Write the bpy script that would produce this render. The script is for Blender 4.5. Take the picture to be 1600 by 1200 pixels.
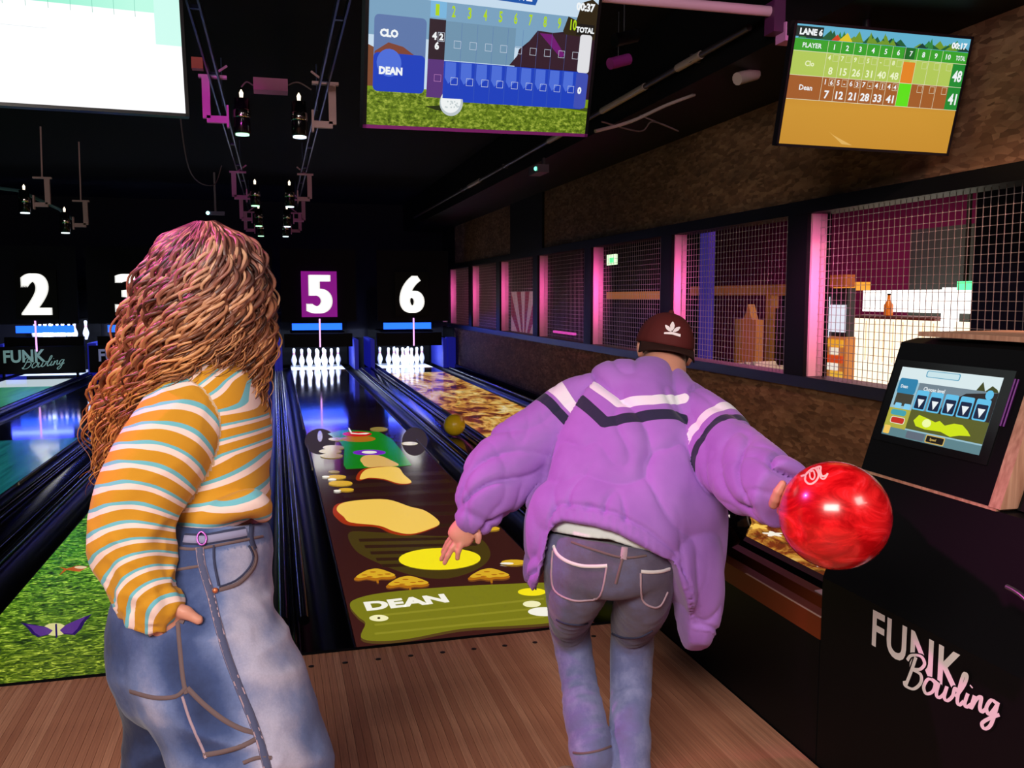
import bpy, bmesh, math, random
import numpy as np
from mathutils import Vector, Matrix

PI = math.pi
S = bpy.context.scene
COL = S.collection
for _o in list(bpy.data.objects):
    bpy.data.objects.remove(_o, do_unlink=True)
rng = random.Random(7)
nrng = np.random.RandomState(11)

# ------------------------------------------------------------------ camera
F_PX = 1372.1
CAM = np.array([-0.8197, -3.5666, 1.4569])
FW = np.array([0.25859, 0.96089, -0.09905])
RT = np.array([0.96562, -0.25995, -0.00086])
UP = np.array([0.02658, 0.09542, 0.99508])
cam_d = bpy.data.cameras.new('camera')
cam_o = bpy.data.objects.new('camera', cam_d)
COL.objects.link(cam_o)
cam_d.sensor_fit = 'HORIZONTAL'
cam_d.sensor_width = 36.0
cam_d.lens = 36.0 * F_PX / 1600.0
cam_d.clip_start = 0.05
cam_o.matrix_world = Matrix(((RT[0], UP[0], -FW[0], CAM[0]), (RT[1], UP[1], -FW[1], CAM[1]),
                             (RT[2], UP[2], -FW[2], CAM[2]), (0, 0, 0, 1)))
S.camera = cam_o


def at(x, y, d):
    """world point seen at pixel (x, y) at depth d"""
    return CAM + (FW * F_PX + RT * (x - 800) + UP * (600 - y)) * (d / F_PX)


def _hit(x, y, ax, val):
    d = FW * F_PX + RT * (x - 800) + UP * (600 - y)
    return CAM + d * ((val - CAM[ax]) / d[ax])


def gz(x, y, z=0.0): return _hit(x, y, 2, z)
def gx(x, y, X): return _hit(x, y, 0, X)
def gy(x, y, Y): return _hit(x, y, 1, Y)



# ------------------------------------------------------------------ view, world, lights
S.view_settings.view_transform = 'Standard'
S.view_settings.look = 'None'
S.view_settings.gamma = 1.0
S.view_settings.use_curve_mapping = False
S.view_settings.exposure = 0.0
w = bpy.data.worlds.new('world')
S.world = w
w.use_nodes = True
w.node_tree.nodes['Background'].inputs[0].default_value = (0.030, 0.020, 0.055, 1)
w.node_tree.nodes['Background'].inputs[1].default_value = 0.3


def area(name, loc, target, sx, sy, power, color, spread=PI):
    l = bpy.data.lights.new(name, 'AREA')
    l.shape = 'RECTANGLE'
    l.size, l.size_y, l.energy, l.color = sx, sy, power, color
    l.spread = spread
    o = bpy.data.objects.new(name, l)
    COL.objects.link(o)
    o.location = loc
    o.rotation_euler = (Vector(target) - Vector(loc)).to_track_quat('-Z', 'Y').to_euler()
    return o


def spot(name, loc, target, power, color, angle, blend=0.6, r=0.05):
    l = bpy.data.lights.new(name, 'SPOT')
    l.energy, l.color, l.spot_size, l.spot_blend, l.shadow_soft_size = power, color, angle, blend, r
    o = bpy.data.objects.new(name, l)
    COL.objects.link(o)
    o.location = loc
    o.rotation_euler = (Vector(target) - Vector(loc)).to_track_quat('-Z', 'Y').to_euler()
    return o


# room lights of the lounge behind the camera
area('lounge_light', (-2.3, -4.7, 3.2), (-0.1, -0.9, 0.6), 2.2, 1.3, 265, (1.0, 0.90, 0.82))
area('lounge_light', (1.7, -4.4, 3.2), (0.6, -1.0, 0.6), 1.4, 1.0, 80, (1.0, 0.82, 0.74))
# magenta party wash from the ceiling
spot('party_light', (-2.7, -0.7, 3.2), (-0.98, -1.5, 1.62), 420, (1.0, 0.10, 0.55), 0.50)
spot('party_light', (-1.35, 1.6, 2.35), (-1.0, 5.5, 2.95), 55, (1.0, 0.10, 0.85), 0.55)
spot('party_light', (0.3, 1.2, 3.15), (0.5, -0.8, 1.0), 35, (0.95, 0.10, 0.85), 0.9)
spot('wall_wash', (1.5, -3.2, 3.25), (2.8, 0.9, 0.35), 800, (1.0, 0.58, 0.40), 0.9)  # unseen warm spot added to brighten the lower right wall
spot('party_light', (2.1, -2.9, 2.75), (2.85, 0.6, 2.5), 60, (1.0, 0.05, 0.40), 0.9)

# ------------------ materials
MATS = {}


def mat(name, color=(0.5, 0.5, 0.5), rough=0.5, metal=0.0, em=None, es=0.0, coat=0.0, spec=0.5, sheen=0.0):
    if name in MATS:
        return MATS[name]
    m = bpy.data.materials.new(name)
    m.use_nodes = True
    b = m.node_tree.nodes['Principled BSDF']
    b.inputs['Base Color'].default_value = (*color, 1)
    b.inputs['Roughness'].default_value = rough
    b.inputs['Metallic'].default_value = metal
    b.inputs['Coat Weight'].default_value = coat
    b.inputs['Coat Roughness'].default_value = 0.06
    b.inputs['Specular IOR Level'].default_value = spec
    b.inputs['Sheen Weight'].default_value = sheen
    if em:
        b.inputs['Emission Color'].default_value = (*em, 1)
        b.inputs['Emission Strength'].default_value = es
    MATS[name] = m
    return m


class NT:
    """tiny node helper on a principled material"""
    def __init__(self, m):
        self.m, self.t = m, m.node_tree
        self.b = m.node_tree.nodes['Principled BSDF']

    def n(self, kind, **kw):
        x = self.t.nodes.new(kind)
        for k, v in kw.items():
            if k.startswith('i_'):
                key = k[2:].replace('_', ' ')
                x.inputs[int(key) if key.isdigit() else key].default_value = v
            else:
                setattr(x, k, v)
        return x

    def l(self, a, b):
        self.t.links.new(a, b)

    def ramp(self, fac, stops, interp='LINEAR'):
        r = self.t.nodes.new('ShaderNodeValToRGB')
        r.color_ramp.interpolation = interp
        e = r.color_ramp.elements
        while len(e) < len(stops):
            e.new(0.5)
        for k, (p, c) in enumerate(stops):
            e[k].position = p
            e[k].color = (*c, 1)
        self.l(fac, r.inputs[0])
        return r.outputs[0]

    def coords(self, kind='Object', scale=(1, 1, 1), rot=(0, 0, 0)):
        tc = self.t.nodes.new('ShaderNodeTexCoord')
        mp = self.t.nodes.new('ShaderNodeMapping')
        mp.inputs['Scale'].default_value = scale
        mp.inputs['Rotation'].default_value = rot
        self.l(tc.outputs[kind], mp.inputs[0])
        return mp.outputs[0]

    def noise(self, vec, scale, detail=4, rough=0.55, dist=0.0):
        x = self.t.nodes.new('ShaderNodeTexNoise')
        x.inputs['Scale'].default_value = scale
        x.inputs['Detail'].default_value = detail
        x.inputs['Roughness'].default_value = rough
        x.inputs['Distortion'].default_value = dist
        if vec is not None:
            self.l(vec, x.inputs['Vector'])
        return x.outputs['Fac']

    def bump(self, fac, strength=0.3, dist=0.01):
        x = self.t.nodes.new('ShaderNodeBump')
        x.inputs['Strength'].default_value = strength
        x.inputs['Distance'].default_value = dist
        self.l(fac, x.inputs['Height'])
        self.l(x.outputs[0], self.b.inputs['Normal'])

    def attr(self, name, out='Fac'):
        x = self.t.nodes.new('ShaderNodeAttribute')
        x.attribute_name = name
        return x.outputs[out]

    def math(self, op, a, b=None):
        x = self.t.nodes.new('ShaderNodeMath')
        x.operation = op
        for i, v in enumerate((a, b)):
            if v is None:
                continue
            if isinstance(v, (int, float)):
                x.inputs[i].default_value = v
            else:
                self.l(v, x.inputs[i])
        return x.outputs[0]

    def mix(self, fac, a, b):
        x = self.t.nodes.new('ShaderNodeMix')
        x.data_type = 'RGBA'
        if isinstance(fac, (int, float)):
            x.inputs[0].default_value = fac
        else:
            self.l(fac, x.inputs[0])
        for i, v in ((6, a), (7, b)):
            if isinstance(v, tuple):
                x.inputs[i].default_value = (*v, 1)
            else:
                self.l(v, x.inputs[i])
        return x.outputs[2]

    def base(self, c):
        self.l(c, self.b.inputs['Base Color'])

    def emit(self, c, s):
        self.l(c, self.b.inputs['Emission Color'])
        self.b.inputs['Emission Strength'].default_value = s


def sr(r, g, b):
    f = lambda v: (v / 255 / 12.92) if v / 255 <= 0.04045 else ((v / 255 + 0.055) / 1.055) ** 2.4
    return (f(r), f(g), f(b))


def glow(name, rgb, s=1.0):
    """picture pixels of a screen or a projected picture: colour given as sRGB"""
    c = sr(*rgb)
    return mat(name, (0.01, 0.01, 0.01), 0.35, em=c, es=s)


BLACK = mat('black_paint', (0.004, 0.004, 0.0045), 0.5, spec=0.12)
BLACKG = mat('black_gloss', (0.004, 0.004, 0.006), 0.16, spec=0.4)
BLACKM = mat('black_matte', (0.004, 0.004, 0.005), 0.9, spec=0.1)
NAVY = mat('navy_board', (0.004, 0.004, 0.011), 0.7, spec=0.2)
WHITE = mat('white_print', (0.85, 0.83, 0.80), 0.5)
PALE = mat('pale_plastic', (0.55, 0.40, 0.45), 0.5)
STEEL = mat('grey_metal', (0.25, 0.25, 0.28), 0.35, metal=0.9)

OSB = mat('osb_board', (0.1, 0.05, 0.03), 0.75, spec=0.2)
_n = NT(OSB)
_v = _n.coords('Object', (1, 1, 1))
_vor = _n.n('ShaderNodeTexVoronoi', i_Scale=26.0)
_vor.feature = 'F1'
_mp = _n.coords('Object', (1.0, 0.55, 1.5), (0.6, 0.2, 0.3))
_nz = _n.noise(_mp, 5.0, 3)
_n.l(_mp, _vor.inputs['Vector'])
_c = _n.ramp(_vor.outputs['Color'], [(0.0, (0.085, 0.042, 0.022)), (0.45, (0.170, 0.084, 0.045)), (1.0, (0.28, 0.16, 0.09))])
_n.base(_n.mix(_n.ramp(_nz, [(0.35, (0, 0, 0)), (0.7, (0.6, 0.6, 0.6))]), _c, (0.05, 0.028, 0.015)))
_n.bump(_vor.outputs['Distance'], 0.25, 0.01)

WOOD = mat('approach_wood', (0.2, 0.09, 0.05), 0.42, spec=0.35)
_n = NT(WOOD)
_oi = _n.n('ShaderNodeObjectInfo')
_g = _n.noise(_n.coords('Object', (60, 2.2, 60)), 1.6, 5, 0.6, 0.4)
_c1 = _n.ramp(_oi.outputs['Random'], [(0, (0.50, 0.205, 0.120)), (0.5, (0.62, 0.275, 0.165)), (1, (0.74, 0.36, 0.225))])
_n.base(_n.mix(_n.ramp(_g, [(0.35, (0.55, 0.55, 0.55)), (0.62, (0, 0, 0))]), _c1, (0.27, 0.098, 0.06)))
TRIMWOOD = mat('plywood_edge', (0.52, 0.27, 0.17), 0.5)
_n = NT(TRIMWOOD)
_n.base(_n.ramp(_n.noise(_n.coords('Object', (40, 40, 3)), 2.0, 4), [(0.35, (0.40, 0.19, 0.12)), (0.65, (0.60, 0.34, 0.23))]))
REDWOOD = mat('red_brown_rail', (0.20, 0.036, 0.010), 0.5, spec=0.2)


# ------------------------------------------------------------------ mesh helpers
class MB:
    def __init__(self):
        self.v, self.f, self.mi, self.mats, self.smooth = [], [], [], [], []

    def m(self, material):
        if material not in self.mats:
            self.mats.append(material)
        return self.mats.index(material)

    def add(self, verts, faces, material, smooth=False):
        o = len(self.v)
        k = self.m(material)
        self.v += [tuple(float(c) for c in p) for p in verts]
        for f in faces:
            self.f.append(tuple(i + o for i in f))
            self.mi.append(k)
            self.smooth.append(smooth)
        return self

    def box(self, a, b, material):
        x0, y0, z0 = a
        x1, y1, z1 = b
        vs = [(x0, y0, z0), (x1, y0, z0), (x1, y1, z0), (x0, y1, z0), (x0, y0, z1), (x1, y0, z1), (x1, y1, z1), (x0, y1, z1)]
        fs = [(0, 3, 2, 1), (4, 5, 6, 7), (0, 1, 5, 4), (1, 2, 6, 5), (2, 3, 7, 6), (3, 0, 4, 7)]
        return self.add(vs, fs, material)

    def frame_box(self, c, ax, ay, az, hx, hy, hz, material):
        c, ax, ay, az = (np.asarray(q, float) for q in (c, ax, ay, az))
        vs = [c + ax * hx * sx + ay * hy * sy + az * hz * sz for sz in (-1, 1) for sx, sy in ((-1, -1), (1, -1), (1, 1), (-1, 1))]
        fs = [(0, 3, 2, 1), (4, 5, 6, 7), (0, 1, 5, 4), (1, 2, 6, 5), (2, 3, 7, 6), (3, 0, 4, 7)]
        return self.add(vs, fs, material)

    def prism(self, poly, axis, lo, hi, material, smooth=False):
        """poly: 2D outline in the plane across the axis; extruded from lo to hi along it"""
        n = len(poly)
        def P(p, t):
            return {0: (t, p[0], p[1]), 1: (p[0], t, p[1]), 2: (p[0], p[1], t)}[axis]
        vs = [P(p, lo) for p in poly] + [P(p, hi) for p in poly]
        fs = [tuple(range(n - 1, -1, -1)), tuple(range(n, 2 * n))]
        self.add(vs, fs, material)
        self.add(vs, [(i, (i + 1) % n, n + (i + 1) % n, n + i) for i in range(n)], material, smooth)
        return self

    def tube(self, path, r, material, n=10, caps=True, flat=1.0):
        path = [np.asarray(p, float) for p in path]
        rs = list(r) if hasattr(r, '__len__') else [r] * len(path)
        vs, fs = [], []
        ref = None
        for i, p in enumerate(path):
            t = path[min(i + 1, len(path) - 1)] - path[max(i - 1, 0)]
            t = t / (np.linalg.norm(t) + 1e-12)
            if ref is None:
                ref = np.cross(t, (0, 0, 1.0) if abs(t[2]) < 0.9 else (1.0, 0, 0))
            ref = ref - t * (ref @ t)
            ref /= np.linalg.norm(ref) + 1e-12
            b = np.cross(t, ref)
            for k in range(n):
                a = 2 * PI * k / n
                vs.append(p + (ref * math.cos(a) + b * math.sin(a) * flat) * rs[i])
        for i in range(len(path) - 1):
            for k in range(n):
                k2 = (k + 1) % n
                fs.append((i * n + k, i * n + k2, (i + 1) * n + k2, (i + 1) * n + k))
        self.add(vs, fs, material, True)
        if caps:
            L = (len(path) - 1) * n
            self.add(vs, [tuple(range(n - 1, -1, -1)), tuple(range(L, L + n))], material)
        return self

    def lathe(self, prof, material, n=24, c=(0, 0, 0)):
        vs, fs = [], []
        for r, z in prof:
            for k in range(n):
                a = 2 * PI * k / n
                vs.append((c[0] + r * math.cos(a), c[1] + r * math.sin(a), c[2] + z))
        for i in range(len(prof) - 1):
            for k in range(n):
                k2 = (k + 1) % n
                fs.append((i * n + k, i * n + k2, (i + 1) * n + k2, (i + 1) * n + k))
        self.add(vs, fs, material, True)
        L = (len(prof) - 1) * n
        return self.add(vs, [tuple(range(n - 1, -1, -1)), tuple(range(L, L + n))], material)

    def sphere(self, c, r, material, nu=32, nv=18):
        pr = [(r * math.sin(PI * i / nv), -r * math.cos(PI * i / nv)) for i in range(nv + 1)]
        pr[0] = (1e-4, -r)
        pr[-1] = (1e-4, r)
        return self.lathe(pr, material, nu, c)

    def flat(self, pts, material, th=0.0):
        """flat print: a polygon; pts are 3D"""
        return self.add(pts, [tuple(range(len(pts)))], material)

    def build(self, name, parent=None, loc=None, kind=None, label=None):
        me = bpy.data.meshes.new(name)
        me.from_pydata(self.v, [], self.f)
        for m in self.mats:
            me.materials.append(m)
        me.polygons.foreach_set('material_index', self.mi)
        me.polygons.foreach_set('use_smooth', self.smooth)
        me.update()
        return link(name, me, parent, loc, kind, label)


def link(name, me, parent=None, loc=None, kind=None, label=None):
    o = bpy.data.objects.new(name, me)
    COL.objects.link(o)
    if loc is not None:
        o.location = loc
    if parent is not None:
        o.parent = parent
    if kind:
        o['kind'] = kind
    if label:
        o['label'] = label
    return o


def tag(o, label, cat, group=None):
    o['label'] = label
    o['category'] = cat
    if group:
        o['group'] = group
    return o


def thing(name, label, cat, loc=(0, 0, 0), group=None):
    o = bpy.data.objects.new(name, None)
    o.empty_display_size = 0.1
    COL.objects.link(o)
    o.location = loc
    return tag(o, label, cat, group)


def recalc(o):
    bm = bmesh.new()
    bm.from_mesh(o.data)
    bmesh.ops.recalc_face_normals(bm, faces=bm.faces)
    bm.to_mesh(o.data)
    bm.free()
    return o


TEXTS = {}


def text_polys(s, bold=0.0, res=4, space=1.0):
    """outline triangles of a string; the capitals are 1 high; x starts at 0"""
    key = (s, bold, res, space)
    if key in TEXTS:
        return TEXTS[key]
    cu = bpy.data.curves.new('t', 'FONT')
    cu.body = s
    cu.size = 1.0
    cu.offset = bold
    cu.resolution_u = res
    cu.space_character = space
    o = bpy.data.objects.new('t', cu)
    COL.objects.link(o)
    bpy.context.view_layer.update()
    me = o.to_mesh()
    v = np.array([q.co[:] for q in me.vertices]) if len(me.vertices) else np.zeros((1, 3))
    f = [tuple(p.vertices) for p in me.polygons]
    o.to_mesh_clear()
    bpy.data.objects.remove(o, do_unlink=True)
    bpy.data.curves.remove(cu)
    v = v[:, :2].copy()
    v[:, 0] -= v[:, 0].min()
    h = 0.73
    v /= h
    TEXTS[key] = (v, f)
    return TEXTS[key]


def put_text(mb, s, origin, ex, ey, height, material, width=None, bold=0.0, align='l', res=4, shear=0.0, space=1.0, fit_h=False):
    v, f = text_polys(s, bold, res, space)
    v = v.copy()
    if fit_h:
        v[:, 1] -= v[:, 1].min()
        v[:, 1] /= v[:, 1].max()
    wv = v[:, 0].max() + 1e-9
    sx = (width / wv) if width else height
    x = v[:, 0] * sx
    if align == 'c':
        x = x - x.max() / 2
    elif align == 'r':
        x = x - x.max()
    y = v[:, 1] * height
    x = x + shear * y
    o = np.asarray(origin, float)
    ex, ey = np.asarray(ex, float), np.asarray(ey, float)
    P = o + x[:, None] * ex + y[:, None] * ey
    mb.add(P, f, material)


def catmull(pts, n=8):
    pts = [np.asarray(p, float) for p in pts]
    out = []
    P = [pts[0]] + pts + [pts[-1]]
    for i in range(1, len(P) - 2):
        a, b, c, d = P[i - 1], P[i], P[i + 1], P[i + 2]
        for k in range(n):
            t = k / n
            out.append(0.5 * ((2 * b) + (c - a) * t + (2 * a - 5 * b + 4 * c - d) * t * t + (3 * b - a - 3 * c + d) * t ** 3))
    out.append(pts[-1])
    return out


def smooth_poly(pts, n=5):
    """closed smooth outline through 2D points"""
    pts = [np.asarray(p, float) for p in pts]
    N = len(pts)
    out = []
    for i in range(N):
        a, b, c, d = pts[i - 1], pts[i], pts[(i + 1) % N], pts[(i + 2) % N]
        for k in range(n):
            t = k / n
            out.append(0.5 * ((2 * b) + (c - a) * t + (2 * a - 5 * b + 4 * c - d) * t * t + (3 * b - a - 3 * c + d) * t ** 3))
    return out


BOWLING = [  # brush-script strokes, x 0..5.2
    [(0.10, 1.25), (0.30, 1.52), (0.85, 1.60), (1.12, 1.32), (0.90, 1.02), (0.45, 0.92), (0.98, 0.80), (1.05, 0.42), (0.70, 0.06), (0.22, 0.08), (0.10, 0.28)],
    [(0.58, 1.50), (0.42, 0.80), (0.22, 0.12)],
    [(1.72, 0.72), (1.42, 0.68), (1.26, 0.30), (1.45, 0.04), (1.78, 0.22), (1.86, 0.58), (1.66, 0.74), (2.05, 0.62)],
    [(2.05, 0.66), (2.00, 0.18), (2.16, 0.05), (2.40, 0.28), (2.50, 0.62), (2.44, 0.16), (2.62, 0.04), (2.86, 0.30), (2.92, 0.66), (3.08, 0.58)],
    [(3.02, 0.30), (3.34, 0.90), (3.42, 1.30), (3.26, 1.36), (3.14, 0.70), (3.14, 0.16), (3.28, 0.04), (3.46, 0.24)],
    [(3.60, 0.62), (3.52, 0.18), (3.64, 0.05), (3.84, 0.22)],
    [(3.70, 0.92), (3.73, 0.97)],
    [(3.94, 0.62), (3.86, 0.06), (4.04, 0.48), (4.26, 0.64), (4.28, 0.20), (4.40, 0.06), (4.56, 0.22)],
    [(4.98, 0.60), (4.74, 0.64), (4.58, 0.28), (4.76, 0.06), (5.00, 0.42), (5.06, 0.62), (4.92, -0.30), (4.66, -0.58), (4.50, -0.40), (4.80, -0.10), (5.22, 0.18)],
]


def put_script(mb, origin, ex, ey, size, material, slope=0.12, shear=0.30, wgt=0.075, outline=None):
    o, ex, ey = (np.asarray(q, float) for q in (origin, ex, ey))
    nrm = np.cross(ex, ey)
    nrm = nrm / np.linalg.norm(nrm)
    passes = ([(outline, wgt * 1.9, 0.0)] if outline else []) + [(material, wgt, 0.0006)]
    for mm, wg, l0 in passes:
        for si, st in enumerate(BOWLING):
            pts = catmull([np.array(p) for p in st], 9)
            L, R = [], []
            for i, p in enumerate(pts):
                t = pts[min(i + 1, len(pts) - 1)] - pts[max(i - 1, 0)]
                t = t / (np.linalg.norm(t) + 1e-9)
                nn = np.array([-t[1], t[0]])
                ww = wg * (0.75 + 0.5 * abs(t[1]))
                L.append(p + nn * ww)
                R.append(p - nn * ww)
            n = len(pts)
            V = []
            for k, p in enumerate(L + R):
                x = p[0] + shear * p[1]
                y = p[1] + slope * p[0]
                V.append(o + (ex * x + ey * y) * size + nrm * (l0 + si * 0.00004 + (k % n) * 0.000004))
            mb.add(V, [(i, i + 1, n + i + 1, n + i) for i in range(n - 1)], mm)


class Screen:
    """a flat screen in the place: rectangles and lettering in its own 0..1 coordinates"""
    def __init__(self, c, ex, ey, w, h):
        self.c, self.ex, self.ey = (np.asarray(q, float) for q in (c, ex, ey))
        self.ex /= np.linalg.norm(self.ex)
        self.ey /= np.linalg.norm(self.ey)
        self.n = np.cross(self.ex, self.ey)
        self.w, self.h = w, h
        self.mb = MB()
        self.k = 0

    def p(self, u, v, lift=0.0):
        return self.c + self.ex * (u - 0.5) * self.w + self.ey * (v - 0.5) * self.h + self.n * lift

    def lift(self):
        self.k += 1
        return 0.0006 + self.k * 0.00002

    def rect(self, u0, v0, u1, v1, m):
        L = self.lift()
        self.mb.flat([self.p(u0, v0, L), self.p(u1, v0, L), self.p(u1, v1, L), self.p(u0, v1, L)], m)

    def rrect(self, u0, v0, u1, v1, m, r=0.02):
        L = self.lift()
        ry = r * self.w / self.h
        pts = []
        for cx, cy, a0 in ((u1 - r, v1 - ry, 0), (u0 + r, v1 - ry, 90), (u0 + r, v0 + ry, 180), (u1 - r, v0 + ry, 270)):
            for k in range(5):
                a = math.radians(a0 + k * 22.5)
                pts.append(self.p(cx + r * math.cos(a), cy + ry * math.sin(a), L))
        self.mb.flat(pts, m)

    def poly(self, pts, m):
        L = self.lift()
        self.mb.flat([self.p(u, v, L) for u, v in pts], m)

    def disc(self, u, v, ru, m, n=20, squash=1.0):
        rv = ru * self.w / self.h * squash
        self.poly([(u + ru * math.cos(2 * PI * k / n), v + rv * math.sin(2 * PI * k / n)) for k in range(n)], m)

    def box(self, u0, v0, u1, v1, m, t=0.0016):
        tv = t * self.w / self.h
        self.rect(u0, v0, u1, v0 + tv, m)
        self.rect(u0, v1 - tv, u1, v1, m)
        self.rect(u0, v0, u0 + t, v1, m)
        self.rect(u1 - t, v0, u1, v1, m)

    def text(self, s, u, v, hh, m, width=None, align='l', bold=0.02):
        put_text(self.mb, s, self.p(u, v, self.lift()), self.ex, self.ey, hh * self.h, m,
                 width * self.w if width else None, bold, align, res=2)

# ================================================================== SETTING
LANES = {2: -4.90, 3: -3.35, 4: -1.55, 5: 0.0, 6: 1.80}
LW = 0.527            # half lane width
PINY = 14.65          # head pin
ENDY = 15.75

slab = MB().box((-9, -6.5, -0.4), (12, 17.5, -0.26), BLACKM).build('floor', kind='structure')
# approach: boards one by one, each a part of the floor
base = MB().box((-6.6, -6.3, -0.26), (0.775, -0.002, -0.014), BLACKM).build('floor_approach', kind='structure')
plank_me = MB().box((0.0006, -4.6, -0.014), (0.0264, -0.006, 0.0), WOOD)
first = None
for i in range(128):
    x = 0.775 - 0.027 * (i + 1)
    if first is None:
        o = first = plank_me.build('plank', base)
    else:
        o = first.copy()
        COL.objects.link(o)
        o.parent = base
    o.location = (x, 0, rng.uniform(-0.0007, 0.0))
wide = MB().box((-6.6, -6.3, -0.014), (0.775 - 0.027 * 128, -0.006, -0.0005), WOOD).build('floor_boards', kind='structure')
wide2 = MB().box((0.775 - 0.027 * 128, -6.3, -0.014), (0.775, -4.603, -0.0005), WOOD).build('floor_boards', kind='structure')
dark_floor = MB().box((0.776, -6.3, -0.26), (2.79, -0.01, -0.006), BLACK).build('floor_right', kind='structure')
foul = MB().box((-6.6, -0.004, -0.05), (0.775, 0.018, 0.002), BLACKM).build('trim_1', kind='structure')
DOT = mat('dark_inlay', (0.012, 0.006, 0.004), 0.6)
dmb = MB()
dmb.lathe([(0.011, 0.0), (0.011, 0.0012), (0.004, 0.0014)], DOT, 12)
d0 = None
for i in range(14):
    px = 0.47 - i * 0.132
    if d0 is None:
        o = d0 = dmb.build('inlay_dot', base)
    else:
        o = d0.copy(); COL.objects.link(o); o.parent = base
    o.location = (px, -0.125, 0.0002)

# walls, ceiling
MB().box((-9, 15.9, -0.3), (12, 16.1, 4), NAVY).build('wall_back', kind='structure')
MB().box((-9.2, -6.5, -0.3), (-9, 16, 4), BLACK).build('wall_left', kind='structure')
MB().box((-9, -6.7, -0.3), (12, -6.5, 4), BLACK).build('wall_front', kind='structure')
CEIL = mat('ceiling_paint', (0.004, 0.004, 0.009), 0.8, spec=0.1)
MB().box((-9, -6.5, 3.45), (12, 17, 3.6), CEIL).build('ceiling', kind='structure')
MB().box((1.95, -6.4, 2.89), (2.98, 16, 3.45), BLACK).build('ceiling_bulkhead', kind='structure')
WX = 2.80
WT = 0.10
wall = MB().box((WX + 0.012, -6.4, -0.3), (WX + WT, 15.9, 0.80), BLACK).build('wall_right', kind='structure')
SEAM = [-5.0, -2.56, -0.12, 2.32, 4.76, 7.20, 9.64, 12.08, 14.5]
for a, b in zip(SEAM[:-1], SEAM[1:]):
    MB().box((WX, a + 0.002, 0.0), (WX + 0.014, b - 0.002, 0.815), OSB).build('panel', wall)
wall_u = MB().box((WX + 0.012, -6.4, 2.12), (WX + WT, 15.9, 2.90), BLACK).build('wall_right_upper', kind='structure')
for a, b in ((-5.0, -2.56), (-2.56, -0.12), (-0.12, 2.32), (2.32, 4.76), (4.76, 8.16), (9.88, 14.4)):
    MB().box((WX, a + 0.002, 2.125), (WX + 0.014, b - 0.002, 2.89), OSB).build('panel', wall_u)
MB().box((WX - 0.03, 8.16, 2.12), (WX + 0.02, 9.88, 2.9), BLACK).build('panel', wall_u)
SILL = mat('sill_paint', (0.008, 0.009, 0.022), 0.4)
MB().box((WX - 0.035, -6.0, 0.815), (WX + 0.17, 15.2, 0.893), SILL).build('trim_2', kind='structure')
MB().box((WX - 0.035, -6.0, 2.03), (WX + 0.17, 15.2, 2.122), BLACK).build('trim_3', kind='structure')
MB().box((WX - 0.06, 0.0, -0.05), (WX, 15.5, 0.075), BLACKG).build('baseboard_right', kind='structure')
JAMB = mat('pale_timber_jamb', (0.62, 0.36, 0.40), 0.6)
WIRE = mat('galvanised_wire', (0.55, 0.42, 0.42), 0.35, metal=0.7)
PITCH = 2.17
for k in range(8):
    far = 1.87 + PITCH * k
    near = far - PITCH + 0.24
    if k == 7:
        far = near + 0.7
    wn = MB().box((WX - 0.03, far, 0.893), (WX + 0.165, far + 0.24, 2.03), BLACK).build('window_%d' % (k + 1), kind='structure')
    MB().box((WX, far - 0.020, 0.895), (WX + 0.115, far, 2.029), JAMB).build('jamb', wn)
    MB().box((WX + 0.0, near, 0.895), (WX + 0.115, near + 0.02, 2.029), JAMB).build('jamb', wn)
    mb = MB()
    r = 0.0016
    xx = WX + 0.058
    y = near + 0.045
    while y < far - 0.022:
        mb.box((xx - r, y - r, 0.894), (xx + r, y + r, 2.03), WIRE)
        y += 0.05
    z = 0.93
    while z < 2.02:
        mb.box((xx + r, near + 0.02, z - r), (xx + 3 * r, far - 0.02, z + r), WIRE)
        z += 0.05
    mb.build('wire_mesh', wn, kind='stuff')

# ------------------------------------------------------------------ lanes
DECK = mat('lane_surface', (0.085, 0.036, 0.028), 0.10, spec=0.5, coat=0.6)
DECKN = mat('lane_surface_blue', (0.012, 0.018, 0.05), 0.10, spec=0.5, coat=0.6)
PINDECK = mat('pin_deck', (0.75, 0.78, 0.85), 0.3)
GUT = mat('gutter_plastic', (0.002, 0.002, 0.003), 0.30, spec=0.18)
CAP = mat('capping', (0.002, 0.002, 0.003), 0.16, spec=0.25)
DASH = mat('cream_strip', (0.35, 0.32, 0.24), 0.4)  # reflections along the gutter edges, painted as pale strips
lane_lab = {2: 'dark bowling lane lit pale green, farthest left below the numeral 2',
            3: 'dark glossy bowling lane lit teal, below the numeral 3',
            4: 'bowling lane showing bright green grass with a purple butterfly',
            5: 'brown bowling lane showing a golf course picture and the name DEAN',
            6: 'bowling lane showing a blotchy yellow and red-brown picture beside the panelled wall'}
LANEOBJ = {}


def gutter_prof(x0, x1):
    """U-shaped trough between x0 and x1 (x, z outline)"""
    n = 10
    cx, r = (x0 + x1) / 2, (x1 - x0) / 2 - 0.008
    top = [(cx + r * math.cos(PI + PI * k / n), 0.0 + r * 0.85 * math.sin(PI + PI * k / n)) for k in range(n + 1)]
    return [(x0, 0.0)] + top + [(x1, 0.0), (x1, -0.14), (x0, -0.14)]


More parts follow.
